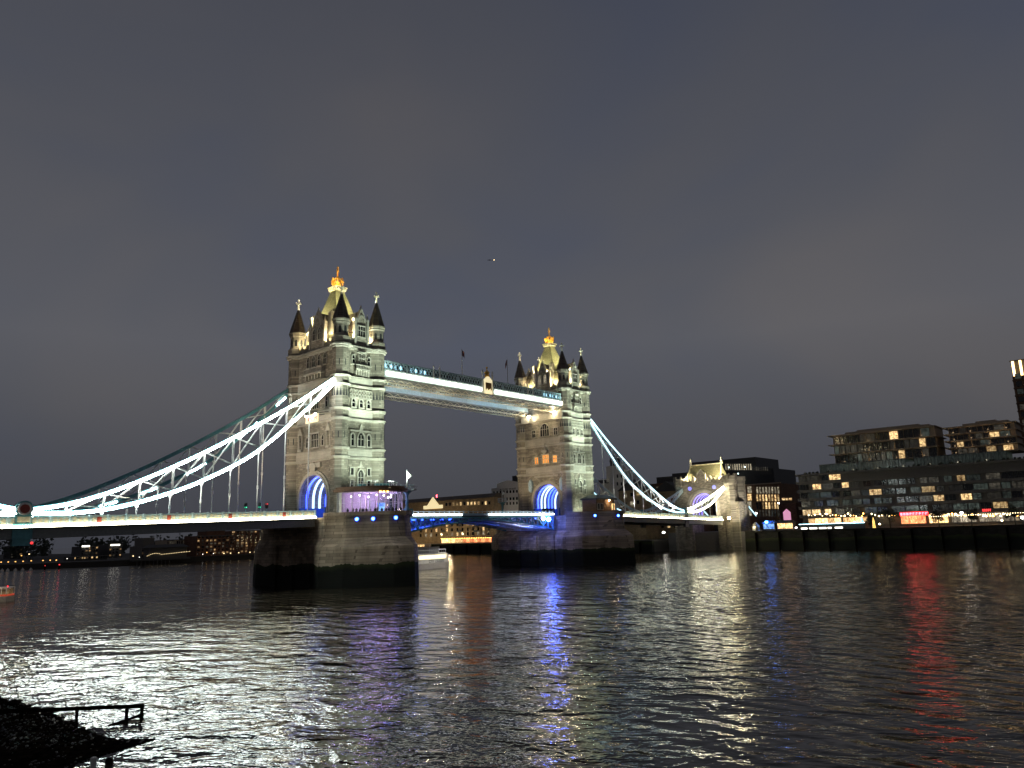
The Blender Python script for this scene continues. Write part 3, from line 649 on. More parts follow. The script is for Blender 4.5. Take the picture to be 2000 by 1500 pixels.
# ------------------------------------------------------------------ decks of the side spans
def make_deck(x0, z0, x1, z1, label, shields):
    """x0 at the pier"""
    root = thing('bridge_deck', (x0, 0, z0), label, 'bridge deck', 'suspended side spans')
    zz = lambda x: z0+(z1-z0)*(x-x0)/(x1-x0)
    mb = MB()
    def slab(xa, xb, ya, yb, dz0, dz1):
        a, b = (xa, xb) if xa < xb else (xb, xa)
        mb.hexa([(a, ya, zz(a)+dz0), (b, ya, zz(b)+dz0), (b, yb, zz(b)+dz0), (a, yb, zz(a)+dz0), (a, ya, zz(a)+dz1), (b, ya, zz(b)+dz1), (b, yb, zz(b)+dz1), (a, yb, zz(a)+dz1)])
    slab(x0, x1, -9.0, 9.0, -.55, -.2); mb.build('roadway', 'asphalt', root)
    mb = MB()
    for sy in (-1, 1):
        a, b = sorted((sy*9.35, sy*9.05)); slab(x0, x1, a, b, -1.75, -.362)
        a, b = sorted((sy*9.5, sy*8.9)); slab(x0, x1, a, b, -1.95, -1.752); a, b = sorted((sy*9.69, sy*8.9)); slab(x0, x1, a, b, -.25, -.02); a, b = sorted((sy*10.05, sy*8.9)); slab(x0, x1, a, b, -.36, -.252)
    n = int(abs(x1-x0)/5.7)
    for k in range(n+1):
        x = x0+(x1-x0)*k/n; slab(x-.15, x+.15, -8.85, 8.85, -1.6, -.552)
    mb.build('girder', 'grey_girder', root)
    mb = MB()
    for y in (-5, 0, 5): slab(x0, x1, y-.2, y+.2, -1.5, -.56)
    mb.build('stringer', 'dark_metal', root)
    for sy in (-1, 1):
        mb = MB(); a, b = sorted((sy*9.35, sy*9.15)); slab(x0, x1, a, b, -.018, 1.25)
        a, b = sorted((sy*9.45, sy*9.05)); slab(x0, x1, a, b, 1.252, 1.42)
        n = int(abs(x1-x0)/2.85)
        for k in range(n+1):
            x = x0+(x1-x0)*k/n; a, b = sorted((sy*9.55, sy*9.0)); slab(x-.14, x+.14, a, b, -.016, 1.5)
        mb.build('parapet', 'pale_blue_paint', root)
        if sy < 0:
            for k in range(n):
                xa = x0+(x1-x0)*(k+.5)/n; mb = MB()
                if shields and k % 4 == 2:
                    mb.hexa([(xa-.34, -9.44, zz(xa)+.25), (xa+.34, -9.44, zz(xa)+.25), (xa+.34, -9.352, zz(xa)+.25), (xa-.34, -9.352, zz(xa)+.25), (xa-.34, -9.44, zz(xa)+1.15), (xa+.34, -9.44, zz(xa)+1.15), (xa+.34, -9.352, zz(xa)+1.15), (xa-.34, -9.352, zz(xa)+1.15)]); mb.build('shield', 'red_paint', root); mb = MB()
                for du in (-.8, 0, .8):      # quatrefoil tracery of each panel
                    if shields and k % 4 == 2 and du == 0: mb.build('parapet_panel', 'cream_paint', root); mb = MB(); continue
                    for dx, dz in ((-.2, .42), (.2, .42), (0, .22), (0, .62), (-.2, .8), (.2, .8), (0, 1.0)): mb.cbox((xa+du+dx, -9.385, zz(xa)+dz+.08), .27, .065, .19)
                mb.build('parapet_panel', 'cream_paint', root)
        mb = MB(); a, b = sorted((sy*9.70, sy*9.82)); slab(x0, x1, a, b, -.248, .06); mb.build('light_strip', 'led_warm', root)
    return root
make_deck(-11.45, 14.25, -92.5, 12.7, 'side span deck on the left with lit parapet, hung below the nearest white chains', True)
make_deck(93.6, 14.3, 176.0, 11.9, 'side span deck on the right, running from the farther tower to the stone gatehouse', False)

# ------------------------------------------------------------------ bascule leaves
def make_leaf(x0, x1, label, led0, led1, blue):
    root = thing('bascule_leaf', (x0, 0, 14.3), label, 'drawbridge leaf', 'two leaves of the opening span')
    N_ = 12; bot = lambda t: 14.0-.75-3.0*(1-t)**1.7
    X = [x0+(x1-x0)*k/N_ for k in range(N_+1)]
    mb = MB(); a, b = sorted((x0, x1)); mb.box(a, b, -9.0, 9.0, 14.0, 14.3); mb.build('roadway', 'asphalt', root)
    for y in (-9.1, -3.2, 3.2, 9.1):
        mb = MB()
        for k in range(N_):
            t0, t1 = k/N_, (k+1)/N_
            mb.bar((X[k], y, bot(t0)), (X[k+1], y, bot(t1)), .5, .34)
            mb.bar((X[k], y, bot(t0)+.2), (X[k], y, 13.75), .22, .22)
            if k % 2 == 0: mb.bar((X[k], y, bot(t0)+.2), (X[k+1], y, 13.7), .2, .2)
            else: mb.bar((X[k], y, 13.7), (X[k+1], y, bot(t1)+.2), .2, .2)
        mb.box(a, b, y-.28, y+.28, 13.7, 13.99); mb.build('truss_girder', 'teal_paint' if abs(y) > 5 else 'white_paint', root)
    mb = MB()
    for k in range(N_):
        t0 = k/N_; mb.bar((X[k], -8.8, bot(t0)+.05), (X[k], 8.8, bot(t0)+.05), .3, .3)
        if k % 2 == 0 and k < N_-2:
            t1 = (k+1.7)/N_; xb = x0+(x1-x0)*t1
            for y in (-7.6, -4.8, 4.8, 7.6): mb.bar((X[k]+.1, y, bot(t0)+.22), (xb, y, bot(t1)+.22), 2.0, .06)
    mb.build('soffit_plate', 'white_paint', root)
    mb = MB()
    for sy in (-1, 1):
        y = sy*9.2; mb.box(a, b, y-.05, y+.05, 15.25, 15.4); n = int(abs(x1-x0)/1.6)
        for k in range(n+1): mb.box(x0+(x1-x0)*k/n-.1, x0+(x1-x0)*k/n+.1, y-.08, y+.08, 14.3, 15.5)
        mb.box(a, b, y-.04, y+.04, 14.3, 14.9)
    mb.build('parapet', 'pale_blue_paint', root)
    mb = MB(); a, b = sorted((led0, led1)); mb.box(a, b, -9.62, -9.48, 14.38, 14.72); mb.build('light_strip', 'led_white', root)
    if x0 > 50:       # two strong lamps on the girder end by the farther pier
        mb = MB(); mb.ball((63.6, -9.75, 13.3), .5, 10, 6); mb.build('girder_lamp', 'lamp_white', root)
        mb = MB(); mb.ball((65.6, -10.1, 13.1), .62, 10, 6); mb.build('girder_lamp', 'lamp_blue_big', root)
    for k in range(blue):
        mb = MB(); xx = x0+(x1-x0)*(.04+.105*k); mb.box(xx-.5, xx+.5, -8.6, -8.35, 13.3, 13.55); mb.build('blue_lamp', 'led_blue', root)
    return root
make_leaf(12.2, 40.95, 'drawbridge leaf beside the nearer tower with blue lit lattice', 12.2, 31.5, 6)
make_leaf(68.8, 41.25, 'drawbridge leaf beside the farther tower, blue and white light under its curved belly', 41.6, 68.8, 3)
lamp('POINT', (14.8, -7.0, 12.2), 420, (.03, .10, 1.0), size=.3); lamp('POINT', (20.5, -7.0, 12.9), 220, (.03, .10, 1.0), size=.3)
lamp('SPOT', (66.8, -7.0, 7.0), 9000, (.04, .12, 1.0), (58, -6, 13), .3, 110)
lamp('POINT', (66.6, -9.9, 12.9), 60, (.2, .35, 1.0), size=.2); lamp('SPOT', (67.2, -4.0, 7.4), 30000, (.85, .9, 1.0), (58, -5.6, 12.6), .2, 34)
lamp('SPOT', (66.5, -2.0, 9.5), 200, (.03, .10, 1.0), (72, 2, 4), .3, 140)

# ------------------------------------------------------------------ suspension chains
def interp(P, x):
    P = sorted(P)
    for (xa, za), (xb, zb) in zip(P, P[1:]):
        if xa <= x <= xb:
            return za+(zb-za)*(x-xa)/(xb-xa)
    return P[0][1] if x < P[0][0] else P[-1][1]
def smooth_profile(P, n=40):
    """Catmull-Rom through the measured points"""
    P = sorted(P); Q = [(2*P[0][0]-P[1][0], 2*P[0][1]-P[1][1])]+P+[(2*P[-1][0]-P[-2][0], 2*P[-1][1]-P[-2][1])]; out = []
    for i in range(1, len(Q)-2):
        for k in range(8):
            t = k/8; c = []
            for d in (0, 1):
                a, b, e, f = Q[i-1][d], Q[i][d], Q[i+1][d], Q[i+2][d]
                c.append(.5*(2*b+(e-a)*t+(2*a-5*b+4*e-f)*t*t+(-a+3*b-3*e+f)*t**3))
            out.append(tuple(c))
    return out+[P[-1]]
def make_chain(y, U, Lw, hangers, deckz, label, mat, led, led_side, group, lower_dash=False, upper_led=True, hd=1.0, panel=5.7):
    U = smooth_profile(U); Lw = smooth_profile(Lw); xs = [p[0] for p in U]
    root = thing('suspension_chain', (U[0][0], y, U[0][1]), label, 'suspension chain', group)
    for nm, P in (('upper_chord', U), ('lower_chord', Lw)):
        mb = MB()
        for (xa, za), (xb, zb) in zip(P, P[1:]):
            mb.bar((xa, y, za), (xb, y, zb), .70, .18); mb.bar((xa, y-.24, za-.37), (xb, y-.24, zb-.37), .1, .56); mb.bar((xa, y+.24, za-.37), (xb, y+.24, zb-.37), .1, .56)
        mb.build(nm, mat, root)
    for nm, P, on in (('light_strip', U, upper_led), ('light_strip', Lw, True)):
        if not on: continue
        mb = MB(); k = 0
        for (xa, za), (xb, zb) in zip(P, P[1:]):
            k += 1
            if lower_dash and (k % 8) in (0, 1, 2, 3, 4): continue
            o = y+led_side*.38
            mb.bar((xa, o, za-.34), (xb, o, zb-.34), .12, (.30 if lower_dash else .46)*hd)
        mb.build(nm, led, root)
    # bracing between the chords
    x0, x1 = xs[0], xs[-1]; n = max(3, int(round((x1-x0)/panel))); mb = MB()
    px = [x0+(x1-x0)*k/n for k in range(n+1)]
    for k in range(n):
        a, b = px[k], px[k+1]
        ua, ub, la, lb = interp(U, a), interp(U, b), interp(Lw, a), interp(Lw, b)
        if k > 0: mb.bar((a, y, ua-.3), (a, y, la), .34, .34)
        if (ub-lb)+(ua-la) > .9:
            mb.bar((a, y+.12, ua-.3), (b, y+.12, lb), .28, .22); mb.bar((a, y-.14, la), (b, y-.14, ub-.3), .28, .22)
    mb.build('bracing', 'white_paint', root)
    for hx in hangers:
        zt = interp(Lw, hx)-.3; zb = deckz(hx)
        if zt-zb < .4: continue
        mb = MB(); mb.tube((hx, y, zb), (hx, y, zt), .12, n=6)
        mb.lathe([(.42, zt+.1), (.3, zt-.7), (.12, zt-1.1)] if zt-zb > 2 else [(.3, zt), (.2, zt-.3)], (hx, y), 6)
        if zt-zb > 4: mb.lathe([(.1, zb+.42*(zt-zb)), (.2, zb+.42*(zt-zb)+.2), (.2, zb+.42*(zt-zb)+.7), (.1, zb+.42*(zt-zb)+.9)], (hx, y), 6)
        mb.build('hanger', 'white_paint', root)
    return root
UN = [(-7.2, 44.6), (-18.6, 36.75), (-35.7, 26.75), (-49.1, 20.2), (-57.5, 17.2), (-64.2, 15.95)]
LN = [(-7.2, 43.5), (-13.7, 37.3), (-25.2, 27.4), (-35.4, 21.7), (-42.9, 18.7), (-50.5, 16.55), (-57.0, 15.6), (-64.2, 15.45)]
HN = [-13.1, -18.7, -24.6, -30.4, -36.0, -41.7, -47.4, -53.0, -58.6]
dzN = lambda x: 14.25+(-1.55)*(x+11.45)/(-81.05); dzS = lambda x: 14.3-2.4*(x-93.6)/82.4
G = 'chain trusses of the suspended spans'
make_chain(-9.0, UN, LN, HN, dzN, 'nearest long chain, both chords glowing white, rising to the nearer tower', 'teal_paint', 'led_cool', -1, G)
make_chain(9.0, UN, LN, HN, dzN, 'long chain behind the nearest one, dark teal upper chord with a broken light line', 'teal_paint', 'led_cool', -1, G, lower_dash=True, upper_led=False)
mir = lambda P: [(82.3-x, z) for x, z in P]
US = [(x+.3, z-.25) for x, z in mir(UN)]; LS = [(x+.3, z-.25) for x, z in mir(LN)]; HS = [82.6-x for x in HN]
make_chain(-9.0, US, LS, HS, dzS, 'pale cyan long chain falling from the farther tower toward the gatehouse', 'pale_blue_paint', 'led_dim', -1, G, hd=1.15)
make_chain(9.0, US, LS, HS, dzS, 'unlit grey blue long chain seen behind the pale cyan one, right of the farther tower', 'pale_blue_paint', 'led_dim', -1, G, lower_dash=True, upper_led=False)
US2 = [(147.6, 16.2), (155, 17.5), (166, 20.6), (179.6, 25.2)]; LS2 = [(147.6, 15.4), (156, 15.6), (166, 17.9), (173, 20.9), (179.6, 24.4)]
make_chain(-9.0, US2, LS2, [156, 161.5, 167, 172.5], dzS, 'short curved chain glowing white, climbing from the low pin to the gatehouse', 'white_paint', 'led_warm', -1, G, hd=1.3)
make_chain(9.0, US2, LS2, [156, 161.5, 167, 172.5], dzS, 'short pale teal chain on the far side of the gatehouse arch', 'pale_blue_paint', 'led_dim', 1, G)
UN2 = [(-64.8, 15.95), (-72, 17.6), (-83, 21.0), (-92, 24.6)]; LN2 = [(-64.8, 15.4), (-72, 15.6), (-83, 18.2), (-92, 23.8)]
make_chain(-9.0, UN2, LN2, [-72, -78], dzN, 'short white-lit chain at the left edge beyond the round pin', 'teal_paint', 'led_cool', -1, G)
for k in range(5):
    lamp('SPOT', (-18-10*k, -10.2, dzN(-18-10*k)+1.7), 1300, (1, .95, .78), (-19-10*k, -9.0, 34), .1, 120)
    lamp('SPOT', (102+9*k, -10.4, dzS(102+9*k)+1.7), 5000, (1, .95, .88), (102+9*k, -9.0, 34), .1, 120)
for sy in (-1, 1):
    root = thing('anchor_tie', (191, sy*9.5, 22), ('sloping lit tie bar on the near flank of the gatehouse' if sy < 0 else 'sloping tie bar hidden behind the gatehouse on its far flank'), 'tie bar', 'anchor ties')
    mb = MB(); mb.bar((189.5, sy*10.6, 22.0), (205, sy*10.6, 13.2), .5, .8).build('tie_bar', 'teal_paint', root)
    mb = MB(); mb.bar((189.5, sy*10.6-.3, 22.0), (205, sy*10.6-.3, 13.2), .12, .5).build('light_strip', 'led_dim', root)
# the low pins of the chains
def pin_post(x, y, zd, label, roundel):
    root = thing('chain_pin_post', (x, y, zd), label, 'chain pin', 'posts at the low pins of the chains')
    mb = MB(); o = -1 if y < 0 else 1
    mb.box(x-1.35, x+1.35, y-.62, y+.62, zd-2.0, zd+.4); mb.box(x-1.15, x+1.15, y-.52, y+.52, zd+.4, zd+1.6); mb.box(x-1.3, x+1.3, y-.6, y+.6, zd+1.6, zd+1.85)
    mb.prism([(x-1.2, y-.5), (x+1.2, y-.5), (x+1.2, y+.5), (x-1.2, y+.5)], zd-3.0, zd-2.001, None); mb.build('post', 'teal_paint' if roundel else 'dark_metal', root)
    mb = MB(); mb.tube((x, y-.62, zd+2.65), (x, y+.62, zd+2.65), 1.25, n=20); pb = mb.build('pin_disc', 'teal_paint', root)
    if roundel:
        mb = MB(); mb.tube((x, y-.74, zd+2.65), (x, y-.625, zd+2.65), .98, n=20); mb.build('disc_rim', 'white_paint', pb)
        mb = MB(); mb.tube((x, y-.82, zd+2.65), (x, y-.745, zd+2.65), .68, n=20); mb.build('disc_face', 'red_paint', pb)
        mb = MB(); mb.box(x-.85, x+.85, y-.60, y-.525, zd+.6, zd+1.45); mb.build('plaque', 'cream_paint', root)
    return root
pin_post(-64.5, -9.0, dzN(-64.5), 'teal post with a red and white roundel at the low pin of the nearest chain', True)
pin_post(-64.5, 9.0, dzN(-64.5), 'teal pin post on the far side of the left span', False)
pin_post(147.2, -9.0, dzS(147.2), 'dark pin post between the long and short chains before the gatehouse', False)
pin_post(147.2, 9.0, dzS(147.2), 'dark pin post on the far side of the right span', False)

# ------------------------------------------------------------------ high level walkways
def make_walkway(y0, y1, label, west):
    xa, xb = TX[0]+HX-.3, TX[1]-HX+.3
    root = thing('walkway', ((xa+xb)/2, (y0+y1)/2, 46), label, 'walkway', 'pair of high walkways')
    mb = MB(); mb.box(xa, xb, y0, y1, 46.35, 46.75); mb.build('floor', 'grey_girder', root)
    mb = MB(); mb.box(xa, xb, y0-.12, y1+.12, 50.45, 50.6); mb.prism([(xa, y0), (xb, y0), (xb, y1), (xa, y1)], 50.6, 50.95, [(xa, y0+1.2), (xb, y0+1.2), (xb, y1-1.2), (xa, y1-1.2)]); mb.build('roof', 'pale_blue_paint', root)
    mb = MB(); mb.box(xa, xb, y0+.35, y1-.35, 46.76, 50.44); mb.build('glazing', 'dark_glass', root)
    for y, sg in ((y0, -1), (y1, 1)):
        mb = MB(); n = 74; st = (xb-xa)/n; yy = y-sg*.06
        for k in range(n):
            mb.bar((xa+k*st, yy, 48.55), (xa+(k+1)*st, yy, 50.3), .16, .2, (0, 1, 0)); mb.bar((xa+k*st, yy-sg*.05, 50.3), (xa+(k+1)*st, yy-sg*.05, 48.55), .16, .2, (0, 1, 0))
        mb.box(xa, xb, yy-.16, yy+.16, 50.25, 50.44); mb.box(xa, xb, yy-.16, yy+.16, 48.4, 48.6)
        for k in range(0, n+1, 9): mb.box(xa+k*st-.16, xa+k*st+.16, yy-.2, yy+.2, 46.76, 50.43)
        mb.build('lattice', 'pale_blue_paint', root)
        mb = MB(); mb.box(xa, xb, min(yy, yy+sg*.1), max(yy, yy+sg*.1), 46.76, 48.38); mb.build('fascia', 'pale_blue_paint', root)
    mb = MB(); n = 26; st = (xb-xa)/n      # bottom truss and cross bracing seen from below
    for y in (y0+.1, y1-.1):
        mb.box(xa, xb, y-.12, y+.12, 45.35, 45.55)
        for k in range(n):
            mb.bar((xa+k*st, y, 45.5), (xa+(k+.5)*st, y, 46.3), .12, .12); mb.bar((xa+(k+.5)*st, y, 46.3), (xa+(k+1)*st, y, 45.5), .12, .12)
    for k in range(n):
        mb.bar((xa+k*st, y0, 45.45), (xa+(k+1)*st, y1, 45.45), .14, .1); mb.bar((xa+k*st, y0, 45.42), (xa+k*st, y1, 45.42), .16, .12)
    mb.build('bottom_truss', 'cream_paint', root)
    if west:
        for u0, u1 in ((755, 940), (966, 1106)):
            p0, p1 = at_y(u0, 750, y0-.2).x, at_y(u1, 750, y0-.2).x
            mb = MB(); mb.box(max(p0, xa+.4), min(p1, xb-.1), y0-.34, y0-.16, 47.1, 48.0); mb.build('light_band', 'led_band', root)
    # blue glow of the lights inside
    spans = ((xa+.6, xa+7), (xa+10, xa+15), (xb-10, xb-.6)) if west else ((xb-24, xb-14),)
    for a, b in spans:
        k = a
        while k < b:
            mb = MB(); yy = (y0+.30) ; mb.box(k, k+.6, yy-.04, yy, 48.9, 49.9); mb.build('inner_light', 'inner_blue', root); k += 1.5
    return root
make_walkway(-9.0, -5.2, 'nearer high walkway with a bright cream light band between the towers', True)
make_walkway(5.2, 9.0, 'farther high walkway, blue grey and unlit, showing under the bright one', False)
for k in range(6): lamp('SPOT', (13+11.5*k, -1.5, 44.9), 1300, (.55, .78, 1.0) if k in (0, 4, 5) else (.85, .88, .92), (13+11.5*k, 5.4, 47.8), .5, 140)  # added spots hang free between the walkways to wash the farther one
for k in range(5): lamp('SPOT', (14+13.5*k, -7.2, 41.5), 1300, (1, .93, .72), (14+13.5*k, -7.0, 46), .5, 150)  # added warm spots below the nearer walkway brighten its underside
# lit crest in the middle of the walkway and slender posts
q = at_y(952, 748, -9.3); cx = q.x
root = thing('walkway_crest', (cx, -9.4, 46.6), 'cream lit coat of arms panel with gold crown at the middle of the walkway', 'crest')
mb = MB(); F = Face((cx, -9.36), (1, 0), (0, -1))
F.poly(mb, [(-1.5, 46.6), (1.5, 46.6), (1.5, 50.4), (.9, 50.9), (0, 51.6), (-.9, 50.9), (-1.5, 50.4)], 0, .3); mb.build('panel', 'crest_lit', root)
mb = MB(); F.poly(mb, [(-.75, 48.2), (0, 47.5), (.75, 48.2), (.75, 49.6), (-.75, 49.6)], .301, .42); F.box(mb, -1.15, -.85, .301, .45, 47.6, 49.6); F.box(mb, .85, 1.15, .301, .45, 47.6, 49.6)
for k in range(5): F.box(mb, -.7+k*.32, -.58+k*.32, .421, .5, 48.0, 49.5)
mb.build('arms', 'crest_brown', root); lamp('POINT', (cx, -11.2, 47.0), 40, (1, .85, .55), size=.1)  # added lamp in mid-air brightens the arms
mb = MB(); mb.lathe([(.7, 51.3), (.8, 51.6), (.5, 51.9), (.75, 52.4), (.35, 52.9), (.15, 53.1), (.12, 53.6)], (cx, -9.2), 8); mb.ball((cx, -9.2, 53.8), .3); mb.build('crown', 'gold', root)
for sg in (-1, 1):
    mb = MB(); mb.lathe([(.3, 46.6), (.22, 47.2), (.2, 51.9), (.34, 52.1), (.12, 52.4), (.22, 52.7), (.02, 53.1)], (cx+sg*1.95, -9.4), 8); mb.build('side_post', 'white_paint', root)
for (u, v) in ((847, 735), (859, 737), (1031, 765), (1041, 767)):
    q = at_y(u, v, -9.25); mb = MB(); mb.lathe([(.2, 48.4), (.16, 50.7), (.3, 50.9), (.08, 51.2), (.14, 51.5), (.02, 51.8)], (q.x, -9.25), 8)
    o = mb.build('walkway_post', 'white_paint', None, (q.x, -9.25, 48.4))
    tag(o, {847: 'slim white post on the walkway edge, closest to the nearer tower', 859: 'slim white post beside the one closest to the nearer tower', 1031: 'slim white post on the walkway between crest and farther tower', 1041: 'slim white post on the walkway closest to the farther tower'}[u], 'post', 'posts on the walkway edge')
def flag_pole(base, h, label, mat, fl, group, sag):
    root = thing('flag_pole', base, label, 'flag', group)
    x, y, z = base; mb = MB(); mb.tube((x, y, z), (x, y, z+h), .12, .08, n=6); mb.ball((x, y, z+h+.05), .1, 6, 4); mb.build('pole', 'white_paint', root)
    mb = MB(); rows = 5; w, hh = fl
    P = []
    for k in range(rows+1):
        t = k/rows; P.append((x+w*t*.8, y-w*t*.5+.15*math.sin(t*6), z+h-.15-sag*t*t))
    hs = [hh*(1-.9*k/rows) if mat == 'white_paint' else hh for k in range(rows+1)]
    vs = []
    for (a, b, c), q in zip(P, hs): vs += [(a, b-.015, c-(hh-q)/2), (a, b-.015, c-(hh+q)/2), (a, b+.015, c-(hh-q)/2), (a, b+.015, c-(hh+q)/2)]
    fs = []
    for k in range(rows):
        i = 4*k; j = i+4; fs += [(i, j, j+1, i+1), (i+2, i+3, j+3, j+2), (i, i+2, j+2, j), (i+1, j+1, j+3, i+3)]
    fs += [(0, 1, 3, 2), (4*rows, 4*rows+2, 4*rows+3, 4*rows+1)]
    mb.add(vs, fs); mb.build('flag', mat, root)
q = at_y(903, 738, -7.2)
flag_pole((q.x, -7.2, 50.9), 7.2, 'dark drooping flag on a pole left of the walkway crest', 'flag_dark', (.7, 1.5), 'flags over the walkways', 1.0)
q = at_y(992, 752, -7.2); flag_pole((q.x, -7.2, 50.9), 7.2, 'dark drooping flag on a pole right of the walkway crest', 'flag_dark', (-.7, 1.5), 'flags over the walkways', 1.1)

# ------------------------------------------------------------------ on the piers
def make_pavilion():
    root = thing('pavilion', (0, -16, 14.1), 'glass pavilion lit violet inside, under a curved brown roof on the nearer pier', 'pavilion')
    cx, cy = -1.0, -12.2
    fr = [(cx+7.0*math.cos(math.pi+math.pi*k/14), cy+9.6*math.sin(math.pi+math.pi*k/14)) for k in range(15)]
    big = [(cx+8.1*math.cos(math.pi+math.pi*k/20), cy+10.9*math.sin(math.pi+math.pi*k/20)) for k in range(21)]
    mb = MB(); mb.prism(big, 19.2, 19.75); mb.prism([(cx+(x-cx)*.93, cy+(y-cy)*.93) for x, y in big], 19.752, 20.2); mb.build('roof', 'brick_brown', root)
    mb = MB(); mb.prism([(x, y+.05) for x, y in fr], 14.12, 14.3); mb.build('floor', 'paving', root)
    mb = MB(); mb.box(cx-6.9, cx+6.9, cy-.2, cy, 14.3, 19.19); mb.box(cx-6.95, cx-6.5, cy-1.5, cy-.21, 14.3, 19.19); mb.build('back_wall', 'render_white', root)
    mb = MB(); mb.prism([(cx+(x-cx)*.99, cy+(y-cy)*.99) for x, y in fr], 19.02, 19.19); mb.build('ceiling', 'render_white', root)
    mb = MB(); mb2 = MB()
    for k in range(14):
        a, b = fr[k], fr[k+1]
        mb.bar((a[0], a[1], 14.3), (a[0], a[1], 19.0), .14, .14); mb.bar((a[0], a[1], 16.9), (b[0], b[1], 16.9), .07, .07)
        mb2.hexa([(*a, 14.31), (*b, 14.31), (b[0]*.999+cx*.001, b[1]+.03, 14.31), (a[0]*.999+cx*.001, a[1]+.03, 14.31), (*a, 19.0), (*b, 19.0), (b[0]*.999+cx*.001, b[1]+.03, 19.0), (a[0]*.999+cx*.001, a[1]+.03, 19.0)])
    mb.build('glazing_frame', 'white_paint', root); mb2.build('glazing', 'clear_glass', root)
    mb = MB()       # curtains, a bar and round tables inside
    for k in (2, 5, 8): mb.lathe([(.15, 14.3), (.7, 14.6), (.3, 16.2), (.12, 18.9)], (cx-4.4+k*.9, cy-4.0), 10)
    mb.build('curtain', 'render_white', root)
    mb = MB(); mb.box(cx+1.2, cx+3.6, cy-3.4, cy-3.0, 15.2, 17.0); mb.build('screen', 'room_blue', root)
    mb = MB()
    for k in range(9):
        g = math.pi+math.pi*(k+1)/10; mb.ball((cx+5.2*math.cos(g), cy+6.6*math.sin(g), 18.3+.25*math.sin(k*2.3)), .16, 6, 4)
    mb.build('ceiling_lamp', 'lamp_pink', root)
    mb = MB()
    for px in (743, 750, 757): q = at_y(px, 961, -21.6); mb.ball((q.x, q.y, 19.0), .17, 6, 4)
    mb.build('eaves_lamp', 'lamp_amber', root)
    mb = MB()       # railing and plant boxes on the roof
    for k in range(20):
        g = math.pi*1.12+math.pi*.76*k/19; mb.tube((cx+6.3*math.cos(g), cy+7.9*math.sin(g), 20.2), (cx+6.3*math.cos(g), cy+7.9*math.sin(g), 21.3), .04, n=5)
    for k in range(19):
        for z in (20.8, 21.3):
            g, h = math.pi*1.12+math.pi*.76*k/19, math.pi*1.12+math.pi*.76*(k+1)/19
            mb.bar((cx+6.3*math.cos(g), cy+7.9*math.sin(g), z), (cx+6.3*math.cos(h), cy+7.9*math.sin(h), z), .05, .05)
    mb.build('roof_railing', 'white_paint', root)
    mb = MB(); mb.box(cx+1.6, cx+4.2, cy-3.4, cy-1.4, 20.21, 21.2); mb.box(cx-3.2, cx-1.9, cy-3.0, cy-1.8, 20.21, 20.9); mb.build('roof_plant', 'teal_paint', root)
    for dx, dy, c in ((-4, -4, (.68, .42, 1)), (0, -6, (.66, .40, 1)), (4, -4, (.52, .38, 1)), (0, -2.5, (.7, .5, 1))):
        lamp('POINT', (cx+dx, cy+dy, 17.6), 330, c, size=.3)
make_pavilion()
lamp('POINT', (-1, -25.0, 16.4), 20, (1, .8, .5), size=.2)

def person_mesh(pose):
    """one continuous skinned figure, 1.72 m"""
    sh = .19; V = [(0, 0, .92), (0, .01, 1.15), (0, 0, 1.40), (0, .01, 1.50), (0, .03, 1.60), (0, .02, 1.70)]; E = [(0, 1), (1, 2), (2, 3), (3, 4), (4, 5)]; R = [.15, .14, .15, .06, .095, .07]
    def chain(start, pts, rs):
        p = start
        for q, r in zip(pts, rs): V.append(q); R.append(r); E.append((p, len(V)-1)); p = len(V)-1
    a = (.10, .25, -.05)[pose]; hs = (.02, .10, .05)[pose]
    chain(2, [(-sh, 0, 1.38), (-sh-.05, .02, 1.12), (-sh-.02, .08+a, .98 if pose == 1 else .9), (-sh-.01, .16+a, .97 if pose == 1 else .83)], [.075, .055, .042, .04])
    chain(2, [(sh, 0, 1.38), (sh+.05, .02, 1.12), (sh+.02, .06+hs, .9), (sh+.01, .10+hs, .82)], [.075, .055, .042, .04])
    st = (.04, .0, .16)[pose]
    chain(0, [(-.09, st, .84), (-.10, st*1.2, .48), (-.10, -st*.6, .09), (-.10, .12-st*.6, .04)], [.10, .07, .05, .045])
    chain(0, [(.09, -st, .84), (.10, -st*.6, .48), (.10, -st*1.6, .09), (.10, .12-st*1.6, .04)], [.10, .07, .05, .045])
    me = bpy.data.meshes.new('person'); me.from_pydata(V, E, []); me.materials.append(MATS['cloth_dark'])
    o = bpy.data.objects.new('person', me); sk = o.modifiers.new('skin', 'SKIN'); sb = o.modifiers.new('smooth', 'SUBSURF'); sb.levels = 1; sb.render_levels = 1
    for i, r in enumerate(R): me.skin_vertices[0].data[i].radius = (r, r*.85)
    me.skin_vertices[0].data[0].use_root = True
    return o
PEOPLE = [person_mesh(k) for k in range(3)]
looks = ['leaning on the pier parapet', 'standing with arms down on the pier', 'mid stride on the pier']
spots = [678, 688, 695, 701, 708, 714, 722, 731, 737, 744, 753, 761, 768, 775, 784]
for i, u in enumerate(spots):
    q = pier_lamp((u, 990), 0, 14); src = PEOPLE[i % 3]
    o = src if i < 3 else src.copy()
    COL.objects.link(o); n = q[3]
    o.location = (q[0]-n.x*(.8+.5*(i % 2)), q[1]-n.y*(.8+.5*(i % 2)), 14.12); o.rotation_euler = (0, 0, math.atan2(n.y, n.x)-math.pi/2+random.uniform(-.9, .9))
    tag(o, 'dark clothed person '+looks[i % 3]+' before the violet pavilion', 'person', 'people on the nearer pier')

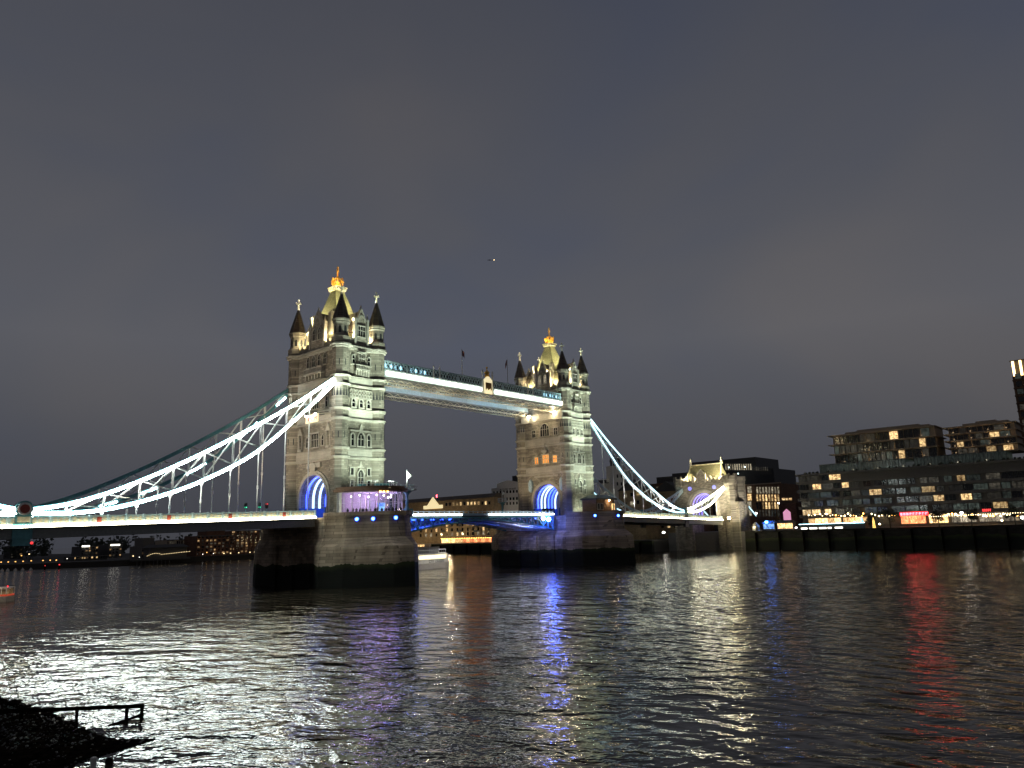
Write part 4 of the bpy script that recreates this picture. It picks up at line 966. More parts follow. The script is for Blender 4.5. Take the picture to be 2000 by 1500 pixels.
def signal_mast(x, y, h, label):
    root = thing('signal_mast', (x, y, 14.1), label, 'signal mast', 'signal masts on the piers')
    mb = MB(); mb.box(x-.9, x+.9, y-.9, y+.9, 14.1, 15.6); mb.lathe([(.6, 15.6), (.32, 16.2), (.3, 18.3), (.5, 18.8), (1.1, 19.4)], (x, y), 10); mb.build('base', 'teal_paint', root)
    mb = MB(); mb.lathe([(1.45, 19.4), (1.45, 19.55)], (x, y), 10)
    for k in range(10):
        g = 2*math.pi*k/10; g2 = 2*math.pi*(k+1)/10
        mb.tube((x+1.4*math.cos(g), y+1.4*math.sin(g), 19.5), (x+1.4*math.cos(g), y+1.4*math.sin(g), 20.7), .05, n=5)
        for z in (20.1, 20.7): mb.bar((x+1.4*math.cos(g), y+1.4*math.sin(g), z), (x+1.4*math.cos(g2), y+1.4*math.sin(g2), z), .07, .07)
    mb.build('platform', 'pale_blue_paint', root)
    mb = MB(); mb.tube((x, y, 19.5), (x, y, 14.1+h), .13, .06, n=7); mb.bar((x, y, 20.4), (x+2.8, y, 20.5), .14, .14); mb.box(x+1.9, x+2.6, y-.2, y+.2, 19.6, 20.0); mb.build('mast', 'white_paint', root)
    zt = 14.1+h; mb = MB(); mb.extr([(x+.05, y, zt-.4), (x+1.5, y, zt-1.4), (x+.05, y, zt-2.0)], (0, .03, 0)); mb.build('pennant', 'white_paint', root)
signal_mast(5.6, -18.6, 10.0, 'green signal mast with white pennant, right of the violet pavilion')
signal_mast(80.2, 20.5, 9.6, 'small signal mast with white pennant, left of the farther tower')

def make_lodge():
    root = thing('lodge', (83, -15, 14.1), 'low dark lodge on the farther pier with two lit windows', 'lodge')
    mb = MB(); mb.box(78.6, 88.2, -17.6, -12.6, 14.1, 18.4); mb.build('wall', 'brick_brown', root)
    mb = MB(); mb.box(78.2, 88.7, -18.2, -12.2, 18.4, 18.8); mb.prism([(78.2, -18.2), (88.7, -18.2), (88.7, -12.2), (78.2, -12.2)], 18.802, 19.9, [(80, -16), (87, -16), (87, -14.4), (80, -14.4)]); mb.build('roof', 'dark_metal', root)
    F = Face((83.4, -17.6), (1, 0), (0, -1))
    for u in (-3.8, -2.2): window(F, root, u, 15.6, .8, 1.6, 1, False)
    for u in (3.2, 4.3): window(F, root, u, 15.4, .6, 1.9, 1, False, 'shop_front', sur=.1)
    mb = MB(); mb.ball((84.8, -18.0, 18.2), .22, 8, 5); mb.build('wall_lamp', 'lamp_warm', root)
    lamp('POINT', (84.8, -18.4, 17.9), 220, (1, .75, .4), size=.2)
make_lodge()

# bright lamps on brackets, lit banner on the nearer tower
def bracket_lamp(p, wall, label):
    root = thing('floodlight', p, label, 'floodlight', 'bright floodlights on the tower walls')
    p = Vector(p); mb = MB(); mb.bar(wall, p, .12, .12); mb.lathe([(.16, p.z+.42), (.42, p.z+.3), (.5, p.z-.02)], (p.x, p.y), 10); mb.build('bracket', 'dark_metal', root)
    mb = MB(); mb.ball((p.x, p.y, p.z-.05), .42, 10, 6); mb.build('bulb', 'lamp_white', root)
for (u, v), X, pw, lb in (((599, 812), -10.4, 110, 'floodlight at the left end of the lit banner'), ((617, 807), -9.2, 110, 'floodlight at the right end of the lit banner'),
                          ((1034, 812), 75.2, 900, 'floodlight under the farther walkway on the farther tower'), ((1082, 803), 75.2, 900, 'floodlight under the nearer walkway on the farther tower')):
    q = at_x(u, v, X); wall = ((-HX if X < 0 else TX[1]-HX), q.y, q.z+.8); bracket_lamp(tuple(q), wall, lb)
    lamp('POINT', (q.x-.6, q.y, q.z-.5), pw, (1, .82, .5), size=.3)
a, b = at_x(597.5, 828, -9.6), at_x(622.5, 822, -9.6)
root = thing('banner', (a.x, a.y, a.z), 'small yellow lit banner hung from the nearer tower beside the white chain', 'banner')
U_ = Vector((0, b.y-a.y, 0)); w_ = abs(U_.y); F = Face((a.x, a.y), (0, -1), (-1, 0))
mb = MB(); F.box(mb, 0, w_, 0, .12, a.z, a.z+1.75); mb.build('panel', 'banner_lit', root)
mb = MB(); F.box(mb, -.1, w_+.1, -.05, .17, a.z-.14, a.z-.002); F.box(mb, -.1, w_+.1, -.05, .17, a.z+1.752, a.z+1.88)
for k in (.3, w_-.3): mb.bar(F.p(k, 0, a.z+1.8), (-HX, F.p(k, 0, 0).y, a.z+2.2), .1, .1)
mb.build('frame', 'cream_paint', root)
random.seed(3); mb = MB()       # its lettering cannot be read in the photograph: blurred strokes only
u = .9
while u < w_-.5:
    F.box(mb, u, u+.16, .121, .15, a.z+.45, a.z+1.25); F.box(mb, u+.161, u+.42, .121, .15, a.z+random.choice((.45, .8, 1.09)), a.z+random.choice((1.25,))-.0); u += .62
mb.build('lettering', 'red_paint', root)

# traffic lights, road lamps and the van in the farther arch
def traffic_light(x, y, zd, col, label):
    root = thing('traffic_light', (x, y, zd), label, 'traffic light', 'traffic lights on the bridge road')
    mb = MB(); mb.tube((x, y, zd), (x, y, zd+3.0), .07, n=6); mb.build('pole', 'teal_paint', root)
    mb = MB(); mb.box(x-.2, x+.2, y-.2, y+.2, zd+2.3, zd+3.4); mb.box(x-.38, x-.2, y-.05, y+.05, zd+2.4, zd+3.3); mb.build('housing', 'dark_metal', root)
    mb = MB(); z = zd+(2.55 if col == 'lamp_green' else 3.15); mb.tube((x-.21, y-.02, z), (x-.27, y-.02, z), .11, n=8); mb.tube((x, y-.21, z), (x, y-.27, z), .11, n=8); mb.build('lens', col, root)
for (u, v), c, lb in (((480, 996), 'lamp_green', 'green traffic light on the left deck, farther from the tower'), ((507, 989), 'lamp_green', 'green traffic light on the left deck, closer to the tower'), ((521, 994), 'far_red', 'red traffic light on the left deck near the tower arch')):
    q = at_y(u, v, -6.5); traffic_light(q.x, -6.5, dzN(q.x)-.2, c, lb)
def make_van(x, y, z):
    root = thing('van', (x, y, z), 'dark van with white headlights driving through the farther tower arch', 'van')
    mb = MB(); mb.extr([(x-2.4, y-.95, z+.35), (x+2.4, y-.95, z+.35), (x+2.4, y-.95, z+2.1), (x-1.1, y-.95, z+2.1), (x-1.8, y-.95, z+1.25), (x-2.4, y-.95, z+1.1)], (0, 1.9, 0)); mb.build('body', 'black_clad', root)
    mb = MB(); mb.extr([(x-1.78, y-.8, z+1.33), (x-1.16, y-.8, z+2.03), (x-1.2, y-.8, z+2.06), (x-1.84, y-.8, z+1.33)], (0, 1.6, 0)); mb.build('windscreen', 'dark_glass', root)
    for sx in (-1.5, 1.5):
        for sy in (-.85, .85): mb = MB(); mb.tube((x+sx, y+sy-.1, z+.35), (x+sx, y+sy+.1, z+.35), .35, n=12); mb.build('wheel', 'dark_metal', root)
    for sy in (-.7, .7): mb = MB(); mb.tube((x-2.41, y+sy, z+.75), (x-2.47, y+sy, z+.75), .16, n=10); mb.build('headlight', 'lamp_white', root)
make_van(74.0, -3.0, 14.32)

# ------------------------------------------------------------------ gatehouse at the south end
def make_gatehouse():
    root = thing('gatehouse', (183, 0, 7), 'stone gatehouse at the right end of the bridge with glowing steep roof and blue-lit arch', 'gatehouse')
    x0, x1 = 179.6, 189.5
    mb = MB(); oo = arch_pts(0, 11.2, 11.6, 17.3, 0, 14)
    for i in range(len(oo)-1):
        (ya, za), (yb, zb) = oo[i], oo[i+1]
        if abs(yb-ya) < 1e-6: continue
        mb.extr([(x0, ya, za), (x0, yb, zb), (x0, yb, 26.6), (x0, ya, 26.6)], (x1-x0, 0, 0))
    mb.box(x0, x1, -9.6, -5.6, 0, 26.6); mb.box(x0, x1, 5.6, 9.6, 0, 26.6); mb.build('wall', 'stone', root)
    mb = MB(); F = Face((x0, 0), (0, -1), (-1, 0))
    for rr, dd in ((0, .7), (.75, .4)):
        o = arch_pts(0, 11.2+2*rr+1.5, 11.7, 17.3, 0, 16); i_ = arch_pts(0, 11.2+2*rr+(.15 if rr == 0 else 0), 11.7, 17.3, 0, 16)
        for a in range(len(o)-1): mb.extr([F.p(o[a][0], .01, o[a][1]), F.p(o[a+1][0], .01, o[a+1][1]), F.p(i_[a+1][0], .01, i_[a+1][1]), F.p(i_[a][0], .01, i_[a][1])], F.N*dd)
    mb.build('arch_moulding', 'pale_stone', root)
    for xx in (181.0, 183.5, 186.0, 188.4):
        mb = MB(); o = arch_pts(0, 11.1, 14, 17.3, 0, 16); i_ = arch_pts(0, 10.5, 14, 17.3, 0, 16)
        for a in range(len(o)-1): mb.extr([(xx-.15, o[a][0], o[a][1]), (xx-.15, o[a+1][0], o[a+1][1]), (xx-.15, i_[a+1][0], i_[a+1][1]), (xx-.15, i_[a][0], i_[a][1])], (.3, 0, 0))
        mb.build('vault_rib', 'violet_rib', root)
    mb = MB()
    for za, zb, o in ((26.6, 27.1, .35),): mb.box(x0-o, x1+o, -9.8, 9.8, za, zb)
    F.box(mb, -9.6, 9.6, -.5, .1, 27.1, 28.0)
    for k in range(12): F.box(mb, -9.0+k*1.55, -8.2+k*1.55, -.5, .08, 28.0, 28.7)
    mb.build('parapet', 'stone', root)
    for sy in (-1, 1):      # stout corner turrets with machicolation
        mb = MB(); c = (x0+2.6, sy*10.6)
        mb.lathe([(3.4, 0), (3.4, 12.5), (2.75, 13.0), (2.7, 25.4), (3.2, 26.2), (3.2, 29.2), (2.9, 29.3)], c, 8)
        for k in range(16):
            g = 2*math.pi*k/16+.1
            if k % 2: mb.bar((c[0]+2.95*math.cos(g), c[1]+2.95*math.sin(g), 29.25), (c[0]+2.95*math.cos(g), c[1]+2.95*math.sin(g), 30.1), .9, .4)
        mb.lathe([(2.71, 23.0), (2.95, 23.2), (2.95, 23.6), (2.71, 23.8)], c, 8); t = mb.build('turret', 'stone', root)
        mb = MB(); c2 = (x1-1.5, sy*11.6); mb.lathe([(3.6, 0), (3.5, 17.5), (2.9, 18.2), (2.8, 27.0), (3.1, 27.4), (3.1, 29.0)], c2, 8); mb.build('turret', 'stone', root)
        mb = MB(); mb.box(x0+1.5, x0+6.5, sy*13.0-1.4, sy*13.0+1.4, 0, 18.4); mb.box(x0+1.2, x0+6.8, sy*13.0-1.7, sy*13.0+1.7, 18.4, 18.9); mb.build('buttress', 'stone', root)
    # flared hipped roof with ridge and two finials
    def ring(z, hx, hy): return [((x0+x1)/2-hx, -hy), ((x0+x1)/2+hx, -hy), ((x0+x1)/2+hx, hy), ((x0+x1)/2-hx, hy)]
    P = [(27.2, 4.0, 8.6), (29.5, 2.9, 7.7), (32.0, 1.7, 7.1), (34.6, .35, 6.9)]
    mb = MB()
    for (za, ha, ya), (zb, hb, yb) in zip(P, P[1:]): mb.prism(ring(za+.001, ha, ya), za+.001, zb, ring(zb, hb, yb))
    mb.build('roof', 'roof_green', root); xm = (x0+x1)/2
    mb = MB(); mb.box(xm-.3, xm+.3, -6.9, 6.9, 34.61, 35.0)
    mb.build('ridge', 'gilt_pale', root)
    for sy in (-1, 1):
        mb = MB(); mb.lathe([(.7, 34.6), (.35, 35.6), (.55, 36.0), (.2, 36.3), (.45, 36.9), (.05, 38.0)], (xm, sy*6.9), 8)
        for (za, ha, ya), (zb, hb, yb) in zip(P, P[1:]): mb.bar((xm-ha, sy*ya, za+.1), (xm-hb, sy*yb, zb+.1), .35, .3)
        mb.build('finial', 'gilt_pale', root)
    F2 = Face((x0-.1, 0), (0, -1), (-1, 0))
    mb = MB(); F2.poly(mb, [(-1.6, 27.1), (1.6, 27.1), (1.6, 30.2), (0, 32.2), (-1.6, 30.2)], -.6, .25); gb = mb.build('gable', 'stone', root)
    mb = MB()
    for sg in (-1, 1): mb.bar(F2.p(sg*1.8, 0, 30.1), F2.p(0, 0, 32.5), .9, .25); F2.box(mb, sg*1.8-.2, sg*1.8+.2, -.3, .4, 27.1, 31.2)
    mb.build('coping', 'pale_stone', gb); mb = MB(); F2.poly(mb, [(-1.5, 28), (1.5, 28), (1.5, 30.1), (0, 32.0), (-1.5, 30.1)], -3.5, -.61); mb.build('gable_roof', 'slate', gb)
    for sg in (-1, 1): mb = MB(); F2.poly(mb, [(sg*3.6-.6, 27.1), (sg*3.6+.6, 27.1), (sg*3.6+.6, 29.0), (sg*3.6, 30.0), (sg*3.6-.6, 29.0)], -1.4, .2); mb.build('dormer', 'pale_stone', root)
    for sg in (-1, 1): mb = MB(); q = F2.p(sg*5.4, .15, 25.0); mb.tube(q, q+Vector((-.15, 0, 0)), .8, n=14); mb.build('round_shield', 'led_shield', root)
    for y in (-7, -3, 3, 7): lamp('POINT', (x0+.35, y, 28.7), 2600, (1, .86, .55), size=.25)
    lamp('SPOT', (x0-.5, -11.5, 30.4), 14000, (1, .86, .55), (xm, -6, 33.5), .2, 70)
    lamp('SPOT', (165, -7.5, 13.5), 17000, (1, .90, .68), (180, -3, 23), .3, 75); lamp('SPOT', (176, -24, 9.5), 15000, (1, .92, .74), (182, -11, 22), .3, 75)
    lamp('POINT', (184.5, 0, 15.5), 320, (.3, .25, 1.0), size=.4)
make_gatehouse()
# lantern lit doorway by the gatehouse
q = at_y(1424, 1012, -12.2); root = thing('wall_lantern', tuple(q), 'very bright warm lantern at the gatehouse end of the right deck', 'lantern')
mb = MB(); mb.lathe([(.3, q.z-1.6), (.2, q.z-.7), (.5, q.z-.4), (.2, q.z+.75), (.05, q.z+1.0)], (q.x, q.y), 6); mb.build('frame', 'dark_metal', root)
mb = MB(); mb.ball(tuple(q), .62, 10, 6); mb.build('bulb', 'lamp_warm', root); lamp('POINT', (q.x-.8, q.y-.3, q.z), 900, (1, .85, .5), size=.4)

# ------------------------------------------------------------------ south bank
def NF(X, y): return Face((X, y), (0, -1), (-1, 0))      # a facade towards the river
def box_building(root, X, yl, yr, z0, z1, depth, mat, name='wall'):
    mb = MB(); mb.box(X, X+depth, yr, yl, z0, z1); return mb.build(name, mat, root)
def pane_grid(root, F, us, zs, w, h, mats, wall_mat=None, seed=1, name='window', frame=None):
    rnd = random.Random(seed)
    for z in zs:
        for u in us:
            m = rnd.choice(mats)
            if m is None: continue
            mb = MB(); F.box(mb, u-w/2, u+w/2, .02, .12, z, z+h); wo = mb.build(name, m, root)
            if frame:
                fb = MB(); F.box(fb, u-w/2-.12, u+w/2+.12, .02, .3, z-.2, z-.002); F.box(fb, u-w/2-.12, u+w/2+.12, .02, .3, z+h+.002, z+h+.25)
                F.box(fb, u-.05, u+.05, .121, .18, z, z+h); fb.build('frame', frame, wo)
# river walls
def river_wall(x, ya, yb, zt, label, parapet=True):
    root = thing('embankment_wall', (x, (ya+yb)/2, 0), label, 'river wall', 'river walls of the far bank')
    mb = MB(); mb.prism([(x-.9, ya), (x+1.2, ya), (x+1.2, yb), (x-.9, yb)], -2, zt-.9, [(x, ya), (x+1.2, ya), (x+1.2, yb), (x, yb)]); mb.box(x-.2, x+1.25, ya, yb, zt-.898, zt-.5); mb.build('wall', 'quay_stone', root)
    mb = MB()
    if parapet:
        n = int(abs(yb-ya)/2.4)
        for k in range(n+1): yy = ya+(yb-ya)*k/n; mb.tube((x+.2, yy, zt-.5), (x+.2, yy, zt+.6), .05, n=5)
        for z in (zt+.1, zt+.6): mb.bar((x+.2, ya, z), (x+.2, yb, z), .06, .06)
        mb.build('railing', 'dark_metal', root)
    mb = MB(); n = int(abs(yb-ya)/9)
    for k in range(n): yy = ya+(yb-ya)*(k+.5)/n; mb.box(x-1.15, x-.3, yy-.25, yy+.25, -1.5, zt-1.2)
    mb.build('fender_pile', 'old_timber', root)
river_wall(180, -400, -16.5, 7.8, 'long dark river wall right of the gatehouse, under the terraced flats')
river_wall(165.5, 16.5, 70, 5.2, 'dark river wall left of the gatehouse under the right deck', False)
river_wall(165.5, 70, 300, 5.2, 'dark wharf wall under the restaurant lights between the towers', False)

def bars(wo, F, u0, u1, n, z0, z1):
    mb = MB(); k = max(1, int((u1-u0)/1.1))
    for j in range(k+1): u = u0+(u1-u0)*j/k; F.box(mb, u-.05, u+.05, n+.002, n+.09, z0, z1)
    F.box(mb, u0, u1, n+.002, n+.07, z1-.10, z1); F.box(mb, u0, u1, n+.002, n+.07, z0+.55, z0+.62)
    mb.build('frame', 'concrete_dark', wo)
def make_terraces():
    X = 205.0
    root = thing('terraced_flats', (X, -70, 7.2), 'wide stepped modern flats with dark strip windows, some lit, filling the right bank', 'apartment building')
    y = lambda u, v=950: at_x(u, v, X).y; z = lambda u, v: at_x(u, v, X).z
    yl, yr = y(1556), -150.0; zt = z(1700, 918); zg = 12.2; ym = (yl+yr)/2; F = NF(X, ym); half = (yl-yr)/2
    nfl = 5; fh = (zt-zg)/nfl
    mb = MB(); mb.box(X+1.2, X+24, yr, yl-.6, 7.2, zt-.3)
    for k in range(nfl+1): z0 = zg+k*fh; mb.box(X-.5, X+24.1, yr-.1, yl, z0-.55, z0+.55 if k < nfl else z0+.2)
    mb.build('wall', 'render_grey', root)
    rnd = random.Random(11); cnt = 0
    lit = {(4, 4): 'room_pale', (3, 11): 'room_dim'}
    zones = []
    for k in range(nfl):
        z0 = zg+k*fh+.56; u = -half+1.0; j = 0
        while u < half-4 and u < half*.55 and cnt < 96:
            w = rnd.choice((2.6, 3.4, 4.4)); t = (u+half)/(2*half)
            r = rnd.random()
            m = 'green_reflection' if r < .34 else 'room_dim' if r < .64 else 'dark_glass' if r < .93 else 'room_warm'
            if k == 0 and t < .10: m = 'room_warm'
            if k == 4 and .42 < t < .52: m = 'room_warm'
            mb = MB(); F.box(mb, u, u+w, -1.15, -1.02, z0, z0+fh-1.15); wo = mb.build('window', m, root); cnt += 1; bars(wo, F, u, u+w, -1.02, z0, z0+fh-1.15)
            mb = MB(); u += w+rnd.choice((.35, .35, 1.6))
    # two set back crowns with brise soleil edges, glass storey below each
    for (ua, ub, vt, v0, nf, lab) in ((1618, 1828, 852, 897, 3, 0), (1846, 1988, 836, 888, 4, 1)):
        Xb = X+6; ya, yb = at_x(ua, 880, Xb).y, at_x(ub, 880, Xb).y; zb = zt+.2+3.6; ztop = at_x(ua, vt, Xb).z; fh2 = (ztop-zb)/nf
        mb = MB(); mb.box(Xb+2.4, Xb+16, yb, ya-1.5, zb-.3, ztop-.2)
        for k in range(nf+1): z0 = zb+k*fh2; mb.box(Xb, Xb+17, yb-.8, ya, z0-.16, z0+.16)
        mb.box(Xb+4, Xb+9, yb+2, ya-6, ztop+.162, ztop+1.2); mb.box(Xb+6, Xb+12, yb+6, ya-10, ztop+1.202, ztop+1.9); mb.build('upper_storeys', 'render_tan', root)
        Fb = NF(Xb+2.4, (ya+yb)/2); hb = (ya-yb)/2
        for k in range(nf):
            u = -hb+1.8
            while u < hb-2.4:
                w = rnd.choice((1.6, 2.2, 3.0)); r = rnd.random()
                m = 'dark_glass' if r < .55 else 'room_dim' if r < .80 else 'green_reflection' if r < .90 else 'room_warm'
                mb = MB(); Fb.box(mb, u, min(u+w, hb-.3), .02, .14, zb+k*fh2+.3, zb+(k+1)*fh2-.35); wo = mb.build('window', m, root); bars(wo, Fb, u, min(u+w, hb-.3), .14, zb+k*fh2+.3, zb+(k+1)*fh2-.35); u += w+.3
        for k in range(nf):
            for j in range(4): lamp('POINT', (Xb+1.2, yb+(ya-yb)*(j+.5)/4, zb+k*fh2+.9), 26, (1, .66, .34), size=.2)
        # glass storey
        Xc = X+3.5; yc, yd = at_x(ua-18 if lab == 0 else ua-60, 905, Xc).y, at_x(ub-60 if lab == 0 else ub-20, 905, Xc).y
        mb = MB(); mb.box(Xc, Xc+14, yd, yc, zt+.21, zt+3.5); mb.build('glass_storey', 'glass_reflection', root)
        mb = MB(); n = int((yc-yd)/1.1)
        for k in range(n+1): yy = yc+(yd-yc)*k/n; mb.box(Xc-.12, Xc-.002, yy-.05, yy+.05, zt+.21, zt+3.7)
        mb.box(Xc-.15, Xc-.002, yd, yc, zt+3.4, zt+3.75); mb.build('glass_fins', 'dark_metal', root)
    mb = MB()
    rr = random.Random(5)
    for k in range(46):
        yy = rr.uniform(yr+40, yl-2); mb.ball((X+rr.uniform(.6, 2.4), yy, zt+.55), rr.uniform(.3, .6), 6, 4)
    mb.build('terrace_planting', 'leaf_dark', root)
    for j in range(9): lamp('POINT', (X+2.2, yr+45+(yl-yr-48)*j/8, zt+.9), 22, (.95, .85, .6), size=.2)
    # ground floor: restaurant fronts
    for (ua, ub, m) in ((1576, 1640, 'shop_front'), (1644, 1692, 'shop_front'), (1757, 1806, 'shop_red'), (1812, 1850, 'shop_front'), (1856, 1905, 'shop_dim'), (1910, 1990, 'shop_dim')):
        u0, u1 = ym-y(ua, 1005), ym-y(ub, 1005); n = max(2, int((u1-u0)/2.2)); st = (u1-u0)/n
        for k in range(n): mb = MB(); F.box(mb, u0+k*st+.1, u0+(k+1)*st-.1, -1.15, -.9, 8.3, 11.3); mb.build('shop_window', m, root)
    for (ua, ub, nn) in ((1578, 1690, 22), (1700, 1752, 8), (1815, 1990, 26)):
        for k in range(nn):
            q = at_x(ua+(ub-ua)*(k+random.uniform(.2, .8))/nn, 1005+random.uniform(-2, 3), X-.3); mb = MB(); mb.ball((q.x, q.y, max(8.4, q.z)), random.uniform(.22, .38), 6, 4); mb.build('canopy_lamp', random.choice(('lamp_festoon', 'lamp_festoon', 'lamp_amber', 'lamp_festoon')), root)
    for (ua, ub, va, m) in ((1758, 1813, 1003, 'neon_red'), (1919, 1937, 996, 'neon_red_dim')):
        u0, u1 = ym-y(ua, 1000), ym-y(ub, 1000); zc = z((ua+ub)/2, va)
        mb = MB(); F.box(mb, u0, u1, .5, .62, zc-.75, zc+.55); sg = mb.build('shop_sign', 'sign_red_back' if ub-ua > 30 else 'concrete_dark', root)
        mb = MB(); n = 9 if ub-ua > 30 else 5; st = (u1-u0)/n; rr = random.Random(2)
        for k in range(n):       # letters are blurred beyond reading in the photograph: bright strokes
            a = u0+k*st+.15; F.box(mb, a, a+.22, .63, .7, zc-.5, zc+.35)
            F.box(mb, a+.221, a+st*.62, .63, .7, zc+rr.choice((-.5, -.15, .1)), zc+rr.choice((.35, .3)))
        mb.build('lettering', m, sg)
make_terraces()

def make_office():
    X = 265.0; g = lambda u, v: at_x(u, v, X)
    root = thing('office_block', (X, 30, 7), 'big black stepped office block rising behind the gatehouse roof', 'office building')
    for (ua, ub, va, dep) in ((1337, 1466, 897, 30), (1400, 1506, 918, 26), (1337, 1523, 947, 34)):
        a, b = g(ua, va), g(ub, va); mb = MB(); zt = (g((ua+ub)/2, va)).z; mb.box(X+(0 if va > 940 else 3 if va > 910 else 6), X+dep+6, b.y, a.y, 4, zt); mb.build('wall', 'black_clad', root)
    F = NF(X+6, 0)
    for k in range(12):
        q = at_x(1418+k*4.4, 912, X+6); mb = MB(); F.box(mb, -q.y-.28, -q.y+.28, .02, .15, q.z-1.6, q.z+1.6); mb.build('window', 'room_pale', root)
    F = NF(X+3, 0)
    for k in range(9):
        q = at_x(1470+k*3.6, 915.5, X+3); mb = MB(); F.box(mb, -q.y-.22, -q.y+.22, .02, .15, q.z-1.0, q.z+.9); mb.build('window', 'room_dim', root)
    F = NF(X, 0); mb = MB()
    for (u, v) in ((1424, 913), (1455, 912), (1442, 925), (1444, 941)):
        q = g(u, v); F.box(mb, -q.y-.28, -q.y+.28, .1, .3, q.z-.28, q.z+.28)
    mb.build('stair_light', 'lamp_mint', root)
make_office()

def make_brick_flats():
    X = 238.0; g = lambda u, v: at_x(u, v, X)
    a, b = g(1452, 948), g(1524, 948); zt = g(1490, 946).z
    root = thing('brick_building', (X, (a.y+b.y)/2, 7), 'square brown brick building with rows of tall narrow lit windows, right of the gatehouse', 'office building', 'brick buildings on the right bank')
    box_building(root, X, a.y, b.y, 5, zt, 22, 'brick_brown'); F = NF(X, 0)
    rows = ((957, 'room_pale'), (972, 'room_warm'), (987, 'room_warm'), (1002, 'room_dim'))
    for r, (v, m) in enumerate(rows):
        q = g(1464, v-1); mb = MB(); F.box(mb, -q.y-.95, -q.y+.95, .02, .14, q.z-1.5, q.z+1.5); mb.build('window', 'room_pale' if r != 1 else 'room_warm', root)
        for k in range(8):
            q = g(1479+k*5.9, v); mb = MB(); F.box(mb, -q.y-.36, -q.y+.36, .02, .14, q.z-1.6, q.z+1.4); mb.build('window', m if (r != 2 or k > 1) else 'dark_glass', root)
    mb = MB(); F.box(mb, -a.y-.2, -b.y+.2, -.6, .25, zt+.002, zt+.5); mb.build('coping', 'render_tan', root)
    X2 = 216.0; g2 = lambda u, v: at_x(u, v, X2); a, b = g2(1271, 945), g2(1346, 945); zt = g2(1300, 943).z
    root = thing('brick_building', (X2, (a.y+b.y)/2, 5), 'brown brick building with dark set back roof, left of the gatehouse', 'office building', 'brick buildings on the right bank')
    box_building(root, X2, a.y, b.y, 4, zt, 22, 'brick_brown'); F = NF(X2, 0)
    mb = MB(); mb.box(X2+4, X2+20, b.y+1, a.y-1, zt, zt+3.2); mb.box(X2+7, X2+14, b.y+4, a.y-8, zt+3.201, zt+4.6); mb.build('roof_storey', 'concrete_dark', root)
    for v in (957, 975, 993):
        for k in range(5): q = g2(1286+k*12.5, v-k*.8); mb = MB(); F.box(mb, -q.y-.75, -q.y+.75, .02, .14, q.z-1.5, q.z+1.5); mb.build('window', ('room_pale', 'room_dim', 'room_pale', 'dark_glass', 'room_warm')[(k+v) % 5], root)
    for k in range(7):
        q = g2(1252+k*12, 1040); mb = MB(); F.box(mb, -q.y-.9, -q.y+.9, .02, .2, 5.0, 8.2); mb.build('shop_window', 'shop_front' if k < 4 else 'dark_glass', root)
    # wide warehouse body further left, below and behind the cyan chain
    X3 = 205.0; g3 = lambda u, v: at_x(u, v, X3); a, b = g3(1222, 985), g3(1335, 985); zt = g3(1265, 962).z
    root = thing('brick_building', (X3, (a.y+b.y)/2, 5), 'yellow brick gabled warehouse seen through the hangers of the cyan chain', 'warehouse', 'brick buildings on the right bank')
    box_building(root, X3, a.y, b.y, 4, zt, 14, 'brick_yellow'); F = NF(X3, 0); m_ = (a.y+b.y)/2; hw = (a.y-b.y)/2
    for c, w in ((hw*.5, hw*.48), (-hw*.45, hw*.5)):
        mb = MB(); F.poly(mb, [(-m_-c-w, zt), (-m_-c+w, zt), (-m_-c, zt+4.5)], -13.5, .0); mb.build('gable_roof', 'concrete_dark', root)
    for v in (975, 992, 1010, 1027):
        for k in range(8): q = g3(1231+k*12.6, v); mb = MB(); F.box(mb, -q.y-.6, -q.y+.6, .02, .14, q.z-.9, q.z+.9); mb.build('window', ('dark_glass', 'room_warm', 'dark_glass', 'room_pale', 'dark_glass', 'room_dim')[(k*3+v) % 6], root)
make_brick_flats()

